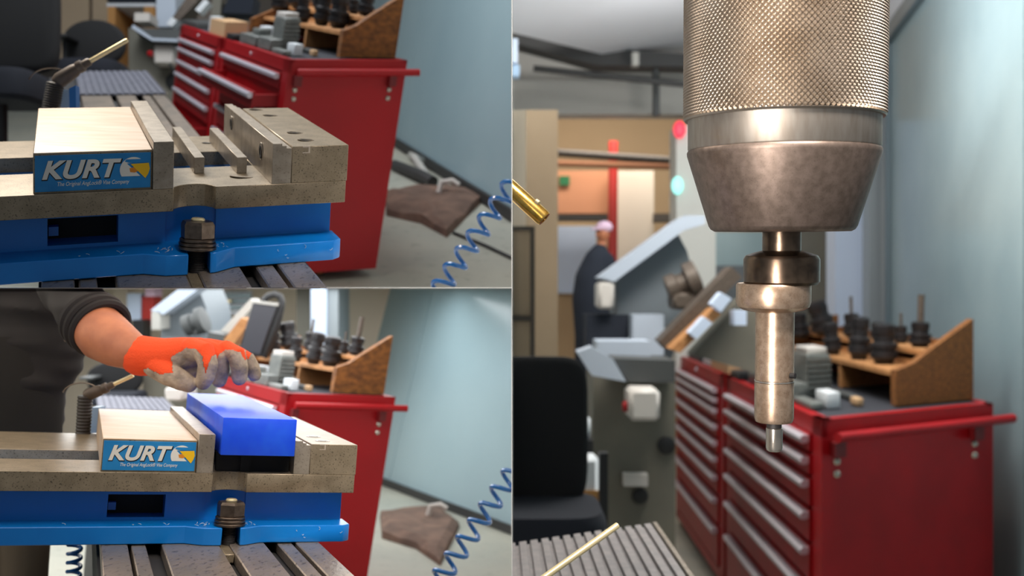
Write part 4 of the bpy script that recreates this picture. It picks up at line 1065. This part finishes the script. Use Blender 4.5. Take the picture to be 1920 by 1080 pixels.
slab(rect(1046, 424, 1118, 550), 13.38, .119, 'white_board', 'blue_white', 'pale board on the far wall beside the standing man', 'board', B)
# left: beige wall with doors
slab(rect(955, 206, 986, 700), 4.45, .2, 'wall_left', 'beige_wall', None, None, B)['kind'] = 'structure'
slab(rect(986, 206, 1046, 700), 4.8, .3, 'trim_17', 'tan_door', None, None, B)['kind'] = 'structure'
t = thing('door_1', '', 'door', P(980, 680, 4.4)); del t['label']; del t['category']; t['kind'] = 'structure'
for y0, y1 in ((432, 592), (602, 690)): slab(rect(940, y0, 995, y1), 4.3, .04, 'door_panel', 'tan_door', None, None, B, t)
for y0, y1 in ((424, 432), (592, 602)): slab(rect(940, y0, 998, y1), 4.28, .06, 'rail', 'frame_dark', None, None, B, t)
slab(rect(994, 424, 1003, 690), 4.27, .07, 'stile', 'frame_dark', None, None, B, t)
# ceiling, beams, lintel
q = MB(); q.prism([P(955, -260, 4.6), P(1680, -200, 6), P(1330, 150, 12.5), P(955, 60, 8)], (0, 0, .2), world=True); structure(q.build('ceiling', 'white_paint', None, B))
slab(rect(955, 150, 1300, 214), 10.5, .3, 'trim_18', 'grey_paint', None, None, B)['kind'] = 'structure'
slab([(955, 152), (1300, 152), (1300, 100), (955, 62)], 11.0, .3, 'trim_19', 'grey_paint', None, None, B)['kind'] = 'structure'
q = MB(); q.prism([P(955, 62, 9.6), P(955, 78, 9.6), P(1120, 122, 9.6), P(1300, 125, 9.6), P(1300, 102, 9.6), P(1160, 92, 9.6)], (0, .3, 0), world=True); tag(q.build('ceiling_duct', 'pipe_dark', None, B), 'dark cable duct under the pale ceiling, left of the chuck', 'duct')
q = MB(); q.cyl(P(1000, 128, 9.4), P(1300, 160, 9.4), .03, world=True); tag(q.build('ceiling_rail', 'pipe_dark', None, B), 'thin dark rail below the duct, left of the chuck', 'rail')
q = MB(); q.cyl(P(1230, 108, 9.75), P(1230, 218, 9.75), .035, world=True); tag(q.build('drop_pipe', 'tray_grey', None, B), 'short upright pipe dropping from the duct, left of the chuck', 'pipe')
slab(rect(1186, 98, 1198, 122), 9.3, .1, 'junction_box', 'grey_paint', 'small grey box on the dark duct', 'box', B)
slab(rect(955, 72, 971, 118), 6.0, .1, 'overhead_light', 'blue_white', 'pale lamp cover at the left edge under the ceiling', 'lamp', B); slab(rect(955, 122, 974, 142), 6.0, .1, 'lamp_bracket', 'fitting_blue', 'small pale blue box under the lamp cover', 'box', B)
# man far behind
t = thing('person', 'man in dark clothes with a pale cap, far behind beside the slanted machine', 'person', P(1110, 900, 8))
q = MB()
for pts in ([(1112, 640, 34), (1108, 560, 36), (1112, 520, 34), (1122, 480, 24), (1128, 458, 10)], [(1100, 900, 20), (1098, 760, 22), (1104, 640, 27)], [(1126, 900, 20), (1128, 760, 22), (1122, 640, 27)], [(1136, 480, 14), (1156, 530, 14), (1136, 570, 11)]):
    q.tube([P(x, y, 8) for x, y, r in pts], [r * 8 / FPX for x, y, r in pts], 14, world=True)
remesh(q, .02, 3); q.build('clothes', 'cloth_navy', t, B)
q = MB(); q.ell(P(1130, 436, 8), 13 * 8 / FPX, .07, 19 * 8 / FPX); q.cyl(P(1128, 462, 8), P(1130, 445, 8), .035, world=True); q.ell(P(1120, 440, 7.95), .016, .02, .016); q.build('head', 'skin', t, B)
q = MB(); q.ell(P(1133, 426, 8), 16 * 8 / FPX, .085, 12 * 8 / FPX); q.box((P(1110, 430, 7.9).x, 7.88, P(1110, 430, 7.9).z), (P(1128, 430, 7.9).x, 8.0, P(1110, 427, 7.9).z)); q.build('cap', 'cap_pink', t, B)
# machines
t = thing('slanted_machine', 'grey machine with a slanted panel edged in pale blue, left of the edge finder', 'machine', P(1220, 760, 6.6))
slab([(1158, 665), (1250, 690), (1312, 560), (1288, 470), (1268, 432), (1156, 524)], 6.6, .5, 'slanted_panel', 'panel_grey', None, None, B, t)
slab([(1122, 520), (1152, 528), (1282, 432), (1322, 420), (1322, 404), (1284, 404), (1270, 412)], 6.4, .3, 'pale_edge', 'panel_pale', None, None, B, t)
slab(rect(1122, 528, 1152, 580), 6.4, .3, 'control_box', 'box_white', None, None, B, t, bev=.02)
q = MB(); q.lathe(P(1250, 545, 6.3), V(1, -.1, .4), [(.05, 0), (.09, .01), (.09, .07), (.07, .08), (.07, .13), (.12, .14), (.12, .21), (.05, .22)], 20, world=True); q.box((P(1258, 0, 6.3).x, 6.2, P(0, 580, 6.3).z), (P(1300, 0, 6.3).x, 6.45, P(0, 548, 6.3).z), bev=.02); q.build('spindle_head', 'gun_grey', t, B)
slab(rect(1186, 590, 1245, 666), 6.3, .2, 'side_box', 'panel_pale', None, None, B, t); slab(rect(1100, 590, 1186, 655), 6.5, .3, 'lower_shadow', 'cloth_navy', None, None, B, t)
MB_ = MB(); MB_.box((P(1170, 0, 6.7).x, 6.7, ZR), (P(1240, 0, 6.7).x, 7.05, P(0, 672, 6.7).z)); MB_.build('pedestal', 'olive_grey', t, B)
t = thing('tilting_lathe', 'bench lathe standing aslant behind the edge finder', 'machine', P(1330, 680, 6.2))
slab([(1236, 640), (1250, 655), (1392, 520), (1372, 500)], 5.8, .2, 'bed', 'gun_grey', None, None, B, t)
slab([(1258, 655), (1275, 662), (1352, 590), (1340, 578)], 5.6, .2, 'lower_rail', 'ply', None, None, B, t)
slab([(1292, 624), (1306, 636), (1336, 606), (1320, 594)], 5.5, .1, 'pale_slide', 'blue_white', None, None, B, t); slab([(1334, 570), (1352, 585), (1372, 560), (1352, 548)], 5.5, .1, 'pale_slide', 'blue_white', None, None, B, t)
slab([(1298, 665), (1420, 700), (1420, 560), (1392, 560)], 6.0, .2, 'frame', 'olive_grey', None, None, B, t); slab(rect(1376, 582, 1400, 610), 5.6, .1, 'pale_knob', 'blue_white', None, None, B, t)
t = thing('chip_machine', 'olive grey machine with a chip tray, left of the cabinets behind the edge finder', 'machine', P(1190, 1000, 5.6))
slab([(1112, 1060), (1266, 1060), (1266, 716), (1176, 716), (1112, 690)], 5.6, .5, 'base_body', 'olive_grey', None, None, B, t)
slab([(1160, 690, 5.4), (1178, 716, 5.4), (1266, 718, 5.4), (1266, 676, 5.4), (1150, 672, 5.4)], 5.4, .4, 'chip_tray', 'tray_grey', None, None, B, t)
slab([(1082, 660, 5.35), (1110, 704, 5.35), (1174, 716, 5.35), (1150, 674, 5.35), (1110, 650, 5.35)], 5.35, .15, 'tray_lip', 'panel_pale', None, None, B, t)
slab(rect(1120, 640, 1220, 668), 5.7, .3, 'table_top', 'panel_pale', None, None, B, t)
sw_ = slab(rect(1180, 730, 1238, 790), 5.2, .25, 'switch_box', 'box_white', None, None, B, t, bev=.02)
q = MB(); q.lathe(P(1178, 762, 5.3), (-1, 0, 0), [(.03, 0), (.03, .02), (.02, .03)], 14, world=True); q.build('stop_button', 'red', sw_, B)
for x, y, r in ((1249, 835, .05), (1200, 930, .045)): q = MB(); q.lathe(P(x, y, 5.59), (0, -1, 0), [(r, 0), (r, .01), (r * .8, .015)], 20, world=True); q.build('cable_port', 'plastic_black', t, B)
slab(rect(1170, 890, 1215, 912), 5.5, .08, 'latch', 'box_white', None, None, B, t)
make_chair('black office chair at the left edge behind the ribbed plate, lower right view', (905, 668, 1102, 945), (880, 948, 1128, 1030), 3.6, B, zf=ZR, arms=())
MB_ = MB(); MB_.box((P(1066, 0, 4.95).x, 4.95, ZR), (P(1112, 0, 4.95).x, 5.15, P(0, 826, 4.95).z)); tag(MB_.build('black_stand', 'plastic_black', None, B), 'black stand carrying a white canister, right of the black chair', 'stand')
slab(rect(1072, 780, 1108, 825.5), 5.0, .1, 'canister', 'tool_white', 'white canister between the black chair and the grey machine', 'canister', B, bev=.02)
t = thing('tall_bag', 'tall pale bag with an orange band, right of the black chair', 'bag', V(P(1100, 0, 4.6).x, 4.6, ZR))
MB_ = MB(); MB_.box((P(1078, 0, 4.6).x, 4.6, ZR), (P(1124, 0, 4.6).x, 4.75, P(0, 858, 4.6).z), bev=.02); MB_.build('bag', 'tool_white', t, B)
slab(rect(1078, 920, 1123, 944), 4.59, .008, 'band', 'orange_wood', None, None, B, t)
MB_ = MB(); MB_.box((P(1124, 0, 4.5).x, 4.5, ZR), (P(1140, 0, 4.5).x, 4.56, P(0, 850, 4.5).z)); tag(MB_.build('black_post', 'plastic_black', None, B), 'black upright post between the pale bag and the grey machine', 'post')
rag('dark rag heap on the floor at the foot of the glass wall, right view', [(1885, 985), (1915, 960), (1960, 1000), (1950, 1050), (1905, 1040)], lambda x, y: onz(x, y, ZR), B, .12, mt='pipe_dark', name='rag', cat='rag')
bpy.context.view_layer.update()
